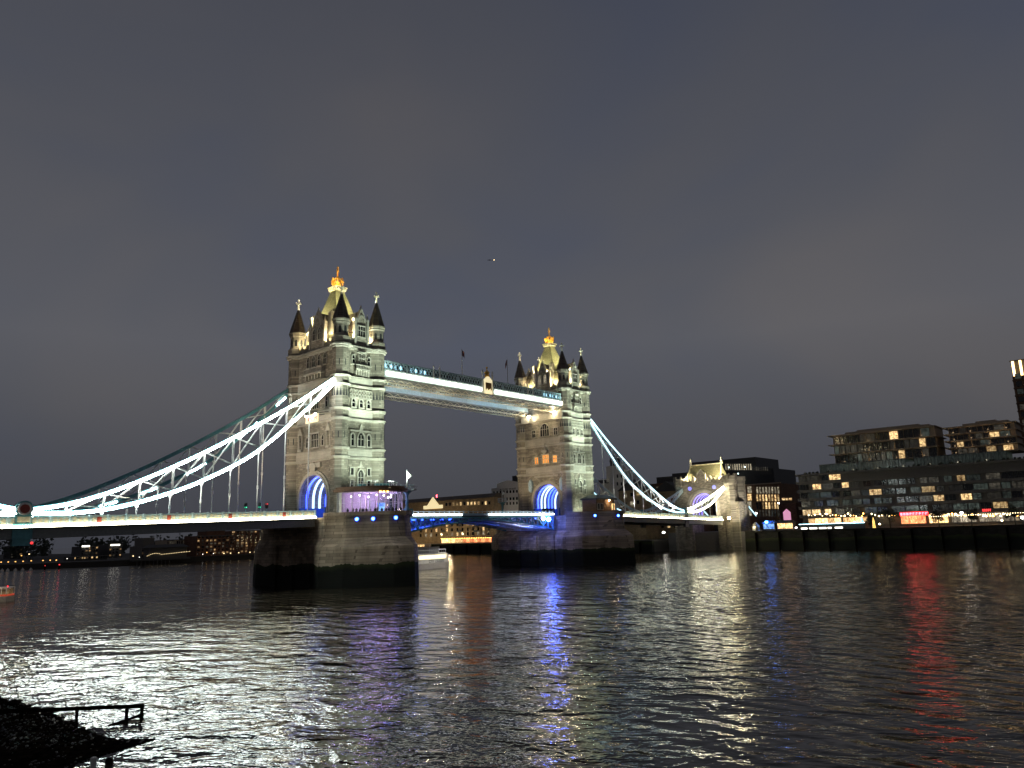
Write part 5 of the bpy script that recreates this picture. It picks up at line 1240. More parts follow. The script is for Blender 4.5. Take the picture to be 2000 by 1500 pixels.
def make_white_brewery():
    X = 192.0; g = lambda u, v: at_x(u, v, X); F = NF(X, 0)
    root = thing('brewery', (X, 46, 5), 'pale old brewery building with a dark cupola just right of the farther tower', 'old brewery')
    def blk(ua, ub, vt, dx, dep, mat, name='wall'):
        a, b = g(ua, vt), g(ub, vt); zt = g((ua+ub)/2, vt).z; mb = MB(); mb.box(X+dx, X+dx+dep, b.y, a.y, 4, zt); return mb.build(name, mat, root), zt, a.y, b.y
    blk(1200, 1222, 918, 0, 9, 'render_white'); _, zt, ya, yb = blk(1180, 1200, 910, 1.5, 7, 'render_white'); blk(1168, 1186, 936, 1, 9, 'render_white')
    c = (X+5, (ya+yb)/2); mb = MB(); mb.lathe([(2.4, zt), (2.4, zt+2.2), (2.8, zt+2.4), (2.2, zt+3.6), (1.0, zt+4.6), (.3, zt+5.2), (.1, zt+7)], c, 8); mb.build('cupola', 'concrete_dark', root)
    mb = MB(); q = g(1177, 943); mb.box(X-1.2, X+.9, q.y-3, q.y+2.5, q.z-.3, q.z+.1); mb.box(X-1.2, X-1.0, q.y-3, q.y+2.5, q.z+.1, q.z+1.2); mb.build('balcony', 'dark_metal', root)
    a, b = g(1212, 950), g(1262, 950); zt = g(1237, 958).z; mb = MB(); mb.box(X-2, X+8, b.y, a.y, 4, zt); mb.build('wing', 'brick_yellow', root)
    m_ = (a.y+b.y)/2; F2 = NF(X-2, 0); mb = MB(); F2.poly(mb, [(-a.y-.5, zt), (-b.y+.5, zt), (-m_, zt+5.0)], -9.5, .3); mb.build('wing_roof', 'concrete_dark', root)
    for k, (u, v) in enumerate(((1222, 968), (1234, 966), (1246, 964), (1222, 985), (1234, 983), (1246, 981), (1232, 1000), (1246, 998))):
        q = at_x(u, v, X-2); mb = MB(); F2.box(mb, -q.y-.7, -q.y+.7, .02, .14, q.z-.8, q.z+.8); mb.build('window', ('room_pale', 'dark_glass', 'room_warm', 'room_dim')[k % 4], root)
    for k, (u, v) in enumerate(((1206, 930), (1214, 930), (1206, 945), (1214, 945))):
        q = g(u, v); mb = MB(); F.box(mb, -q.y-.35, -q.y+.35, .02, .14, q.z-.8, q.z+.8); mb.build('window', 'dark_glass', root)
make_white_brewery()

def make_wharf():
    X = 188.0; g = lambda u, v: at_x(u, v, X); F = NF(X, 0)
    a, b = g(812, 985), g(964, 985); zt = g(890, 976).z
    root = thing('warehouse', (X, (a.y+b.y)/2, 4.6), 'long brown brick riverside warehouse between the towers, with a lit pediment and many small windows', 'warehouse', 'riverside warehouses between the towers')
    box_building(root, X, a.y+14, b.y, 4.2, zt, 18, 'brick_yellow')
    mb = MB(); mb.prism([(X-.4, b.y), (X+18, b.y), (X+18, a.y+14), (X-.4, a.y+14)], zt+.001, zt+2.2, [(X+3, b.y), (X+14, b.y), (X+14, a.y+14), (X+3, a.y+14)]); mb.build('roof', 'slate', root)
    p0, p1 = g(829, 992), g(865, 990); za = g(847, 987).z; ap = g(846, 971).z
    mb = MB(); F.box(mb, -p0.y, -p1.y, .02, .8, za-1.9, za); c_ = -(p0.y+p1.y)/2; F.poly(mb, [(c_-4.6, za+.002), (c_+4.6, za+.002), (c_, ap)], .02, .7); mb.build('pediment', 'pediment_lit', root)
    k = 0; rnd = random.Random(4)
    for v, n, ms in ((984, 13, ('room_warm', 'dark_glass', 'dark_glass', 'room_warm')), (1024, 14, ('dark_glass', 'room_warm', 'dark_glass', 'room_pale')), (1034, 14, ('dark_glass', 'dark_glass', 'room_warm')), (1043, 14, ('dark_glass', 'dark_glass', 'room_pale', 'room_warm')), (1012, 14, ('dark_glass', 'room_dim'))):
        for i in range(n):
            u = 872+i*7.0 if v == 984 else 822+i*10.2
            q = g(u, v-(u-890)*.035); mb = MB(); F.box(mb, -q.y-.62, -q.y+.62, .02, .14, q.z-.95, q.z+.75); mb.build('window', rnd.choice(ms), root)
    mb = MB()
    for u in (868, 900, 932): 
        for v in (1012, 1024, 1035): q = g(u, v+4); F.box(mb, -q.y-1.3, -q.y+1.3, .02, 1.2, q.z, q.z+.12); F.box(mb, -q.y-1.3, -q.y+1.3, 1.1, 1.2, q.z, q.z+1.0)
    mb.build('balcony', 'dark_metal', root)
    # restaurants along its foot
    rt = thing('restaurant_awning', (X-6, b.y+30, 4.7), 'row of glowing yellow and orange restaurant terraces at the foot of the warehouse', 'restaurant terrace')
    q0, q1 = at_x(862, 1055, X-6), at_x(962, 1050, X-6); Fr = NF(X-6, 0); n = 14; st = (-q1.y+q0.y)/n
    for i in range(n):
        mb = MB(); Fr.box(mb, -q0.y+i*st+.15, -q0.y+(i+1)*st-.15, -.1, .0, 5.0, 7.0); mb.build('shop_window', 'shop_front' if i < 6 else 'shop_red', rt)
    mb = MB(); Fr.box(mb, -q0.y, -q1.y, -4, .5, 7.35, 7.6); mb.build('roof', 'concrete_dark', rt)
    mb = MB()
    for i in range(30): mb.ball((X-6.6, q0.y-(q0.y-q1.y)*(i+.5)/30, 7.2), .17, 6, 4)
    mb.build('festoon_lamp', 'lamp_amber', rt)
    # pale hall with a pediment and raised lettering
    X2 = 196.0; g2 = lambda u, v: at_x(u, v, X2); a, b = g2(960, 955), g2(1045, 950); zt = g2(985, 952).z; F2 = NF(X2, 0)
    rh = thing('warehouse', (X2, (a.y+b.y)/2, 4.6), 'tall pale rendered warehouse with lettered gable directly left of the farther tower', 'warehouse', 'riverside warehouses between the towers')
    box_building(rh, X2, a.y, b.y, 4.2, zt, 20, 'render_white'); c0, c1 = g2(971, 945), g2(1012, 944)
    mb = MB(); F2.poly(mb, [(-c0.y, zt+.002), (-c1.y, zt+.002), (-c1.y, zt+2.2), (-(c0.y+c1.y)/2, zt+3.6), (-c0.y, zt+2.2)], -1.0, .2); mb.build('gable', 'render_white', rh)
    mb = MB(); mb.box(X2+4, X2+18, b.y-6, (c0.y+c1.y)/2, zt+.003, zt+6); mb.build('roof_storey', 'black_clad', rh)
    cu = bpy.data.curves.new('lettering', 'FONT'); cu.body = "BUTLERS WHARF"; cu.size = 1.5; cu.extrude = .06; cu.align_x = 'CENTER'
    cu.materials.append(MATS['render_grey']); to = text_mesh(cu); to.parent = rh
    q = g2(992, 955); wv = F2.p(-q.y, .1, q.z-.6)-LOC[rh]; to.matrix_local = Matrix(((0, 0, -1, wv.x), (-1, 0, 0, wv.y), (0, 1, 0, wv.z), (0, 0, 0, 1)))
    for r, (v, m) in enumerate(((962, 'dark_glass'), (976, 'dark_glass'), (985, 'room_dim'))):
        for i in range(11): q = g2(965+i*6.4, v-(i*.35)); mb = MB(); F2.box(mb, -q.y-.5, -q.y+.5, .02, .14, q.z-.7, q.z+.7); mb.build('window', m, rh)
    mb = MB(); F2.box(mb, -a.y, -b.y, .02, .3, zt-.5, zt-.1); mb.build('cornice', 'render_white', rh)
make_wharf()
for yy in (178, 160, 142): lamp('POINT', (174, yy, 9.5), 2600, (1, .76, .42), size=.25)
lamp('POINT', (182, 112, 13), 2200, (1, .86, .66), size=.3)
q = at_x(853, 971, 215); root = thing('beacon_post', (q.x, q.y, q.z-3), 'thin vertical red light above the warehouse roof between the towers', 'beacon')
mb = MB(); mb.tube((q.x, q.y, q.z-6), (q.x, q.y, q.z-1.9), .3, n=6); mb.build('post', 'dark_metal', root); mb = MB(); mb.tube((q.x, q.y, q.z-1.9), (q.x, q.y, q.z+1.4), .3, n=8); mb.build('light_tube', 'neon_red', root)

def make_tall_tower():
    X = 285.0; g = lambda u, v: at_x(u, v, X); a = g(1972, 705); b = g(2000, 705); yl = a.y; yr = yl-22; zt = a.z
    root = thing('high_rise', (X, yl-11, 7), 'tall slim tower at the right edge with bright vertical light fins at its top', 'high rise')
    mb = MB(); mb.box(X, X+20, yr, yl, 4, zt-7.0); n = int((zt-14)/3.4)
    for k in range(n): mb.box(X-.25, X+20.2, yr-.2, yl+.2, 10+k*3.4, 10.5+k*3.4)
    mb.build('wall', 'brick_brown', root); F = NF(X, 0); rnd = random.Random(8)
    for k in range(n):
        for j in range(4): mb = MB(); F.box(mb, -yl+1.0+j*3.2, -yl+3.2+j*3.2, .02, .15, 10.9+k*3.4, 13.1+k*3.4); mb.build('window', rnd.choice(('dark_glass', 'room_dim', 'green_reflection', 'room_dim', 'room_warm' if j == 1 else 'dark_glass')), root)
    mb = MB(); mb.box(X+.8, X+19, yr+.8, yl-.8, zt-6.999, zt-.3); mb.box(X-.2, X+20, yr-.2, yl+.2, zt-.299, zt); mb.build('crown_wall', 'concrete_dark', root)
    for j in range(8): mb = MB(); uu = -yl+.5+j*2.75; F.box(mb, uu, uu+.85, -.6, .1, zt-6.9, zt-.35); mb.build('light_fin', 'fin_warm', root)
make_tall_tower()
# low houses between brick block and terraces
X = 222.0; a, b = at_x(1521, 1000, X), at_x(1556, 1000, X); root = thing('pub', (X, (a.y+b.y)/2, 7), 'low building with a pink lit gable between brick block and terraced flats', 'pub')
box_building(root, X, a.y, b.y, 5, at_x(1540, 983, X).z, 14, 'brick_red'); F = NF(X, 0); q = at_x(1537, 1003, X)
mb = MB(); F.poly(mb, [(-q.y-1.6, 7.3), (-q.y+1.6, 7.3), (-q.y+1.6, q.z+.6), (-q.y, q.z+2), (-q.y-1.6, q.z+.6)], .02, .2); mb.build('gable', 'pink_lit', root)
for k in range(3): q = at_x(1530+k*7, 975, X+4); mb = MB(); mb.box(X+3.9, X+4.1, q.y-.6, q.y+.6, q.z-.4, q.z+.5); mb.build('window', 'room_warm', root)

# street lamps, festoon, trees, kiosks on the quay
def street_lamp(x, y, z, h, r, mat, label, group='street lamps on the far bank', power=0, col=(1, .9, .75)):
    root = thing('street_lamp', (x, y, z), label, 'street lamp', group)
    mb = MB(); mb.lathe([(.14, z), (.09, z+1), (.06, z+h-.3), (.12, z+h-.2)], (x, y), 6); mb.lathe([(r*.9, z+h+r*.8), (r*.4, z+h+r*1.3), (.02, z+h+r*1.6)], (x, y), 8); mb.build('pole', 'dark_metal', root)
    mb = MB(); mb.ball((x, y, z+h+.1), r, 8, 6); mb.build('lantern', mat, root)
    if power: lamp('POINT', (x-.3, y, z+h+.1), power, col, size=r)
for (u, v, r, m, lb, pw, Xp) in ((1878, 1002, .42, 'lamp_white', 'bright white street lamp on the quay right of the red restaurant sign', 250, 183), (1997, 1011, .5, 'lamp_white', 'bright white street lamp at the very right edge of the quay', 200, 183),
                         (1296, 1040, .5, 'lamp_white', 'bright white lamp below the right deck, left of the gatehouse', 300, 168), (1497, 1020, .6, 'lamp_blue', 'bright blue lamp right of the gatehouse', 900, 183),
                         (1521, 983, .3, 'lamp_white', 'small white lamp before the brick building right of the gatehouse', 0, 200), (1555, 1031, .3, 'lamp_white', 'small pale lamp at the left end of the lit pontoon', 0, 183), (1669, 1020, .28, 'lamp_warm', 'small warm lamp in front of the terraced flats', 0, 190),
                         (1477, 1003, .35, 'lamp_white', 'white lamp where the tie bar meets the road by the gatehouse', 0, 200), (1718, 1024, .26, 'lamp_warm', 'small warm lamp left of the dark quay tree', 0, 190), (1957, 1017, .26, 'lamp_warm', 'small warm lamp below the small red sign', 0, 190)):
    q = at_x(u, v, Xp); zb = 7.2 if Xp > 180 and Xp != 200 else (4.6 if Xp == 168 else 8.0); street_lamp(q.x, q.y, zb, max(.8, q.z-zb), r, m, lb, power=pw, col=(.1, .3, 1) if 'blue' in m else (1, .93, .8))
qa, qb = at_x(1815, 1009, 182.5), at_x(2060, 998, 182.5); root = thing('festoon', tuple(qa), 'long string of small warm bulbs along the quay railing on the right', 'string lights')
mb = MB(); mb.bar(tuple(qa+Vector((0, 0, .15))), tuple(qb+Vector((0, 0, .15))), .05, .05); mb.build('cable', 'dark_metal', root); n = 52
for k in range(n):
    mb = MB(); p = qa+(qb-qa)*k/(n-1); mb.ball((p.x, p.y, p.z-.05), .10, 6, 4); mb.build('bulb', 'lamp_festoon', root)
def tree(x, y, z, h, r, label, seed, group='trees on the quay'):
    rnd = random.Random(seed); root = thing('tree', (x, y, z), label, 'tree', group); mb = MB()
    mb.tube((x, y, z), (x+.1, y, z+h*.45), .22, .14, 7)
    for k in range(7): g = k*2.4; mb.tube((x+.1, y, z+h*(.35+.03*k)), (x+math.cos(g)*r*.7, y+math.sin(g)*r*.7, z+h*(.6+.05*k)), .09, .03, 5)
    mb.build('trunk', 'bark', root); mb = MB()
    cl = [(Vector((rnd.gauss(0, .42), rnd.gauss(0, .42), rnd.gauss(0, .4))), rnd.uniform(.25, .5)) for _ in range(16)]
    for k in range(1500):
        c, rr = rnd.choice(cl); d = Vector((rnd.gauss(0, 1), rnd.gauss(0, 1), rnd.gauss(0, 1))).normalized()*rr*rnd.uniform(.4, 1.1)
        p = Vector((x+(c.x+d.x)*r, y+(c.y+d.y)*r, z+h*.66+(c.z+d.z)*h*.36)); a = Vector((rnd.gauss(0, 1), rnd.gauss(0, 1), rnd.gauss(0, 1))).normalized(); b = a.orthogonal(); s = rnd.uniform(.12, .26)
        mb.add([p-a*s, p+b*s*.5, p+a*s, p-b*s*.5], [(0, 1, 2, 3)])
    mb.build('crown', 'leaf_dark', root)
for k, (u, v, h, r, lb) in enumerate(((1738, 1020, 7.5, 3.0, 'dark round tree just left of the red restaurant sign'), (1700, 1020, 4.5, 1.7, 'small dark tree between the two restaurant fronts'), (1833, 1018, 5.5, 2.0, 'dark quay tree right of the red restaurant sign'),
                                  (1897, 1016, 5.0, 1.9, 'dark quay tree right of the bright white street lamp'), (1982, 1014, 5.5, 2.0, 'dark quay tree nearest the right edge'))):
    q = at_x(u, v, 189); tree(q.x, q.y, 7.2, h, r, lb, k+1)
def make_pontoon():
    X = 179.0; a, b = at_x(1562, 1032, X), at_x(1690, 1026, X)
    root = thing('pier_kiosk', (X, (a.y+b.y)/2, 6), 'long low riverside kiosk with white lamps and a cyan light line, right of the gatehouse', 'kiosk')
    z = (a.z+b.z)/2; mb = MB(); mb.box(X, X+3.4, b.y, a.y, 7.25, z+1.1); mb.box(X-.4, X+3.8, b.y-.4, a.y+.4, z+1.1, z+1.3); mb.build('hut', 'concrete_dark', root)
    mb = MB(); mb.box(X-.52, X-.42, b.y, a.y, z+1.12, z+1.27); mb.build('light_line', 'led_cyan', root); F = NF(X, 0)
    for (u0, u1) in ((1565, 1577), (1581, 1596), (1600, 1614), (1617, 1624), (1631, 1646)):
        p, q = at_x(u0, 1032, X), at_x(u1, 1032, X); mb = MB(); F.box(mb, -p.y, -q.y, .02, .15, z-.6, z-.05); mb.build('lamp_panel', 'kiosk_lit', root)
    for (u, m) in ((1683, 'lamp_cyan'), (1705, 'lamp_gold')):
        p = at_x(u, 1018, X+4); mb = MB(); mb.lathe([(.5, 7.3), (.35, p.z), (.05, p.z+1.4)], (X+4.6, p.y), 8); mb.build('lit_cone', m, root)
make_pontoon()
def quay_kiosk(u0, u1, vt, label, m, roof, Xk=183.5):
    a, b = at_x(u0, 1026, Xk), at_x(u1, 1026, Xk); zt = at_x((u0+u1)/2, vt, Xk).z
    root = thing('quay_kiosk', (Xk, (a.y+b.y)/2, 7.2), label, 'kiosk', 'kiosks beside the gatehouse'); F = NF(Xk, 0)
    mb = MB(); mb.box(Xk, Xk+3, b.y, a.y, 7.2, zt); mb.build('hut', 'concrete_dark', root)
    mb = MB(); mb.prism([(Xk-.5, b.y-.4), (Xk+3.5, b.y-.4), (Xk+3.5, a.y+.4), (Xk-.5, a.y+.4)], zt+.001, zt+1.0, [(Xk+1, b.y+.6), (Xk+2, b.y+.6), (Xk+2, a.y-.6), (Xk+1, a.y-.6)]); mb.build('roof', roof, root)
    mb = MB(); F.box(mb, -a.y+.2, -b.y-.2, .02, .12, 7.9, zt-.2); mb.build('counter_window', m, root)
quay_kiosk(1490, 1513, 1022, 'small kiosk with bluish lit counter under the blue lamp', 'room_blue', 'lit_wall_roof_blue'); quay_kiosk(1518, 1549, 1021, 'small kiosk with amber lit counter right of the blue lamp', 'shop_front', 'dark_metal')
root = thing('domed_kiosk', (181.8, -19.5, 7.2), 'small pale domed turret kiosk at the foot of the gatehouse', 'kiosk'); q = at_x(1476, 1030, 181.8)
mb = MB(); mb.lathe([(1.4, 6.5), (1.4, 8.8), (1.55, 9.0), (1.2, 9.6), (.6, 10.2), (.1, 10.6)], (181.9, q.y), 12); mb.build('dome', 'pale_stone', root); lamp('POINT', (180.3, q.y, 8.6), 60, (1, .85, .6), size=.2)

# ------------------------------------------------------------------ far bank downstream (left, under the deck)
def far_block(ua, ub, vt, D, label, name='apartment_block', cat='apartment block', mats=('dark_glass', 'room_warm', 'dark_glass', 'room_dim'), wall='concrete_dark', rows=4, cols=6, seed=1, step=None, group='blocks on the far bank'):
    """D = y of the frontage, which faces up river (-y)"""
    a, b = at_y(ua, 1085, D), at_y(ub, 1085, D); zt = at_y((ua+ub)/2, vt, D).z; x0, x1 = a.x, b.x
    root = thing(name, ((x0+x1)/2, D, 2.4), label, cat, group); mb = MB(); mb.box(x0, x1, D, D+14, 1, zt)
    if step: mb.box(x0+(x1-x0)*step[0], x0+(x1-x0)*step[1], D+2, D+12, zt, zt+step[2])
    mb.build('wall', wall, root); F = Face((x0, D), (1, 0), (0, -1)); rnd = random.Random(seed); w = (x1-x0)/cols; h = (zt-3)/rows
    for r in range(rows):
        for c in range(cols):
            m = rnd.choice(mats); mb = MB(); F.box(mb, (c+.2)*w, (c+.2+rnd.uniform(.3, .6))*w, .02, .15, 3+r*h+h*.25, 3+r*h+h*.75); mb.build('window', m, root)
    mb = MB(); mb.box(x0-.2, x1+.2, D-.2, D+.2, zt-.3, zt+.15); mb.build('coping', 'render_grey', root); return root
dk = ('dark_glass', 'dark_glass', 'dark_glass', 'room_dim', 'room_far')
far_block(383, 455, 1046, 236, 'dark brick block with a few lit windows, left of the nearer pier under the deck', rows=6, cols=9, mats=dk, wall='brick_red', seed=2, step=(.3, .8, 3))
far_block(450, 520, 1036, 244, 'tallest dark block just left of the nearer pier, orange lights near its top', rows=8, cols=8, mats=dk, wall='brick_red', seed=3)
far_block(325, 378, 1054, 250, 'pale block with tall vertical columns under the middle of the left deck', rows=3, cols=12, mats=('dark_glass', 'room_dim'), wall='render_tan', seed=4)
far_block(276, 330, 1066, 240, 'low stepped block with bright balcony lamps, left of the columned block', rows=4, cols=7, mats=('room_pale', 'room_far', 'dark_glass'), wall='render_grey', seed=5, step=(.1, .5, 4))
far_block(212, 238, 1064, 300, 'small square block with a white lit roof edge, right of its twin', rows=4, cols=4, mats=dk, seed=6)
far_block(158, 192, 1067, 300, 'small square block with a white lit roof edge, left of its twin', rows=4, cols=5, mats=dk, seed=7)
far_block(145, 210, 1086, 262, 'long low building with a row of warm lights behind the left shore', rows=1, cols=14, mats=('room_far', 'room_warm', 'dark_glass', 'dark_glass'), seed=8)
far_block(20, 45, 1066, 420, 'distant dark slab block near the left edge', rows=5, cols=3, mats=dk, seed=9)
for ua, ub, v, D in ((160, 175, 1066, 299), (216, 234, 1063.5, 299)):
    p, q = at_y(ua, v, D), at_y(ub, v, D); root = thing('roof_light', tuple(p), 'white light line on the roof of the %s small square block' % ('left' if ua < 200 else 'right'), 'roof light', 'roof lights of the twin blocks')
    mb = MB(); mb.box(p.x, q.x, D-.3, D-.05, p.z-.7, p.z+.1); mb.build('lamp', 'kiosk_lit', root)
# jetty buildings with strings of lights
a, b = at_y(268, 1092, 224), at_y(372, 1090, 224); root = thing('jetty', (a.x, 224, 0), 'dark riverside jetty house with a zigzag string of warm lights', 'jetty')
mb = MB(); mb.box(a.x-1.5, b.x, 224, 233, 1.6, 2.4); mb.box(a.x+6, b.x-1, 226, 232, 2.4, 7.5); mb.prism([(a.x+5, 225), (b.x, 225), (b.x, 233), (a.x+5, 233)], 7.5, 9.0, [(a.x+7, 228.5), (b.x-2, 228.5), (b.x-2, 229.5), (a.x+7, 229.5)])
for k in range(9): mb.box(a.x+k*1.9, a.x+k*1.9+.3, 224.2, 224.5, -1, 1.6)
mb.build('house', 'concrete_dark', root)
for k in range(26):
    t = k/25; p = Vector((a.x+5+(b.x-a.x-5)*t, 225.2, 3.9+1.3*t+(.8*abs(math.sin(t*9)) if t < .3 else 0))); mb = MB(); mb.ball(tuple(p), .15, 5, 3); mb.build('bulb', 'far_warm', root)
for k, (u, v, m, D, r) in enumerate(((16, 1099, 'lamp_amber', 262, .3), (30, 1098.5, 'lamp_amber', 262, .3), (45, 1097, 'lamp_amber', 262, .3), (61, 1095, 'lamp_amber', 262, .3), (84, 1094.5, 'lamp_amber', 255, .3), (98, 1094.5, 'lamp_amber', 255, .28), (110, 1094, 'lamp_amber', 250, .28),
                         (42, 1085, 'lamp_amber', 300, .3), (57, 1082, 'lamp_warm', 300, .34), (2, 1099, 'lamp_amber', 266, .3), (131, 1091, 'lamp_white', 255, .2), (260, 1086, 'lamp_warm', 236, .28), (272, 1092, 'lamp_white', 230, .2), (303, 1074, 'lamp_white', 238, .2), (404, 1079, 'lamp_amber', 234, .26), (396, 1083, 'lamp_white', 233, .22), (417, 1081, 'lamp_white', 233, .22), (437, 1090, 'lamp_warm', 230, .3), (450, 1089, 'lamp_warm', 230, .3), (466, 1088, 'lamp_warm', 230, .3), (488, 1086, 'lamp_warm', 230, .3), (497, 1086, 'lamp_warm', 230, .3))):
    q = at_y(u, v, D); nm = ['amber', 'warm', 'white'][0 if m == 'lamp_amber' else 1 if m == 'lamp_warm' else 2]
    street_lamp(q.x, D, 2.3, max(1, q.z-2.4), r, 'far_'+m[5:], nm+' shore lamp on the far bank under the left deck', 'shore lamps on the far bank')
q = at_y(62, 1060.5, 330); root = thing('crane', (q.x, 330, 2.4), 'distant mast with a bright red warning light at the left', 'mast')
mb = MB(); mb.tube((q.x, 330, 2.4), (q.x, 330, q.z), .4, .2, 6); mb.build('mast', 'dark_metal', root); mb = MB(); mb.ball(tuple(q), .75, 8, 6); mb.build('warning_light', 'far_red', root)
for u, v, lb in ((116, 1103, 'red navigation light on a pile by the far left shore'), (88, 1105, 'dim red navigation light on a low pile, further left')):
    q = at_y(u, v, 225); root = thing('navigation_pile', (q.x, 225, 0), lb, 'navigation light', 'navigation lights by the far shore'); mb = MB(); mb.tube((q.x, 225, -2), (q.x, 225, q.z-.2), .3, n=6); mb.build('pile', 'old_timber', root)
    mb = MB(); mb.ball(tuple(q), .3 if u > 100 else .17, 6, 5); mb.build('lamp', 'far_red', root)
for k, u in enumerate((4, 15, 30, 44, 60)):
    p = at_z(u, 1114.5-k*.4, .3); mb = MB(); mb.lathe([(.1, -.3), (.62, .0), (.62, .55), (.25, .85), (.1, 1.2)], (p.x, p.y), 10); o = mb.build('mooring_buoy', 'buoy_pale', None, (p.x, p.y, 0))
    tag(o, 'small pale mooring buoy in the row off the far left shore', 'buoy', 'mooring buoys')
# wooded skyline of the far bank
def treeline():
    rnd = random.Random(21); mb = MB()
    for k in range(120):
        x = rnd.uniform(-260, 170); y = rnd.uniform(330, 460); h = rnd.uniform(7, 15)
        for j in range(60):
            d = Vector((rnd.gauss(0, 1), rnd.gauss(0, 1), rnd.gauss(0, 1))).normalized()*rnd.uniform(.5, 1.05)
            p = Vector((x+d.x*h*.55, y+d.y*h*.5, 2.4+h*.55+d.z*h*.45)); a = Vector((rnd.gauss(0, 1), rnd.gauss(0, 1), rnd.gauss(0, 1))).normalized(); b = a.orthogonal(); s = rnd.uniform(.7, 1.5)
            mb.add([p-a*s, p+b*s*.7, p+a*s, p-b*s*.7], [(0, 1, 2, 3)])
    stuff(mb.build('treeline', 'leaf_dark', None, (0, 390, 2.4)))
treeline()

# ------------------------------------------------------------------ boats
def hull_mb(L_, W_, H_, n=10):
    mb = MB(); rows = []
    for k in range(n+1):
        t = k/n; w = W_/2*(1 if t < .6 else math.sqrt(max(0.001, 1-((t-.6)/.4)**2))); sh = H_*(1+.25*t*t); x = -L_/2+L_*t
        rows.append([(x, -w, sh), (x, -w*.85, -.3), (x, w*.85, -.3), (x, w, sh)])
    vs = [p for r in rows for p in r]; fs = []
    for k in range(n):
        i = 4*k; j = i+4
        for c in range(3): fs.append((i+c, i+c+1, j+c+1, j+c))
        fs.append((i+3, i, j, j+3))
    fs += [(0, 1, 2, 3), (4*n+3, 4*n+2, 4*n+1, 4*n)]
    mb.add(vs, fs); return mb
def place(mb, M): mb.v = [tuple(M @ Vector(p)) for p in mb.v]; return mb
def tour_boat():
    a, b = at_z(818, 1112, 0), at_z(874, 1107.5, 0); c = (a+b)/2; ang = math.atan2((b-a).y, (b-a).x); L_ = (b-a).length*1.35
    M = Matrix.Translation((c.x-(b-a).x*.13, c.y-(b-a).y*.13, 0)) @ Matrix.Rotation(ang, 4, 'Z') @ Matrix.Scale(1.22, 4, (0, 0, 1))
    root = thing('tour_boat', (c.x, c.y, 0), 'white tour boat with lit saloon and side lettering, half hidden by the nearer pier', 'boat', 'boats on the river')
    place(hull_mb(L_, 5.5, 1.3), M).build('hull', 'render_white', root)
    mb = MB(); mb.box(-L_*.45, L_*.33, -2.5, 2.5, 1.31, 3.4); mb.box(-L_*.45, L_*.30, -2.45, 2.45, 3.401, 3.55); mb.box(L_*.1, L_*.30, -2.0, 2.0, 3.56, 4.6); place(mb, M).build('cabin', 'white_paint', root)
    F = Face((0, -2.5), (1, 0), (0, -1))
    for k in range(9):
        mb = MB(); u = -L_*.42+k*L_*.078; F.box(mb, u, u+L_*.068, .02, .08, 2.35, 3.2); place(mb, M).build('window', 'saloon_lit', root)
    mb = MB(); mb.box(L_*.12, L_*.28, -2.08, -2.01, 3.8, 4.4); place(mb, M).build('wheelhouse_window', 'dark_glass', root)
    mb = MB(); mb.tube((0, 0, 3.5), (0, 0, 5.6), .05, n=5)
    for k in range(14): mb.tube((-L_*.44+k*L_*.05, -2.4, 3.55), (-L_*.44+k*L_*.05, -2.4, 4.4), .03, n=4)
    mb.box(-L_*.44, L_*.2, -2.43, -2.37, 4.36, 4.44); place(mb, M).build('railing', 'white_paint', root)
    cu = bpy.data.curves.new('lettering', 'FONT'); cu.body = "CITY CRUISES"; cu.size = 1.0; cu.extrude = .02; cu.align_x = 'CENTER'; cu.materials.append(MATS['letter_navy'])
    o = text_mesh(cu); o.parent = root
    o.matrix_local = Matrix.Translation(-LOC[root]) @ M @ Matrix.Translation((L_*.02, -2.56, 1.42)) @ Matrix.Rotation(math.pi/2, 4, 'X')
    lamp('SPOT', tuple(M @ Vector((L_*.05, -14, 6.0))), 3000, (1, .93, .78), tuple(M @ Vector((0, -2, 1.8))), .3, 75)  # added spot above the water brightens the boat's side
tour_boat()
def red_boat():
    a = at_z(-30, 1176, 0); b = at_z(20, 1174, 0); ang = math.atan2((b-a).y, (b-a).x); c = (a+b)/2; L_ = (b-a).length
    M = Matrix.Translation((c.x, c.y, 0)) @ Matrix.Rotation(ang+math.pi, 4, 'Z')
    root = thing('passenger_boat', (c.x, c.y, 0), 'white and red boat cut by the left edge, orange light in its cabin', 'boat', 'boats on the river')
    place(hull_mb(L_, 3.4, 1.0), M).build('hull', 'render_white', root)
    mb = MB(); mb.box(-L_*.48, L_*.3, -1.5, 1.5, 1.01, 1.35); place(mb, M).build('side_band', 'red_lit', root)
    mb = MB(); mb.box(-L_*.48, L_*.3, -1.55, 1.55, 2.5, 2.66)
    for k in range(5):
        for y in (-1.5, 1.5): x = -L_*.47+k*L_*.19; mb.box(x-.06, x+.06, y-.05, y+.05, 1.351, 2.5)
    place(mb, M).build('cabin_roof', 'white_paint', root)
    mb = MB(); mb.box(-L_*.45, L_*.28, -1.2, 1.2, 1.352, 2.3); place(mb, M).build('cabin', 'room_far', root)
    mb = MB(); mb.ball((-L_*.49, 1.3, 2.8), .1, 6, 4); place(mb, M).build('stern_lamp', 'lamp_red', root)
    lamp('POINT', tuple(M @ Vector((-1, 3.5, 2.5))), 40, (1, .8, .6), size=.3)
red_boat()
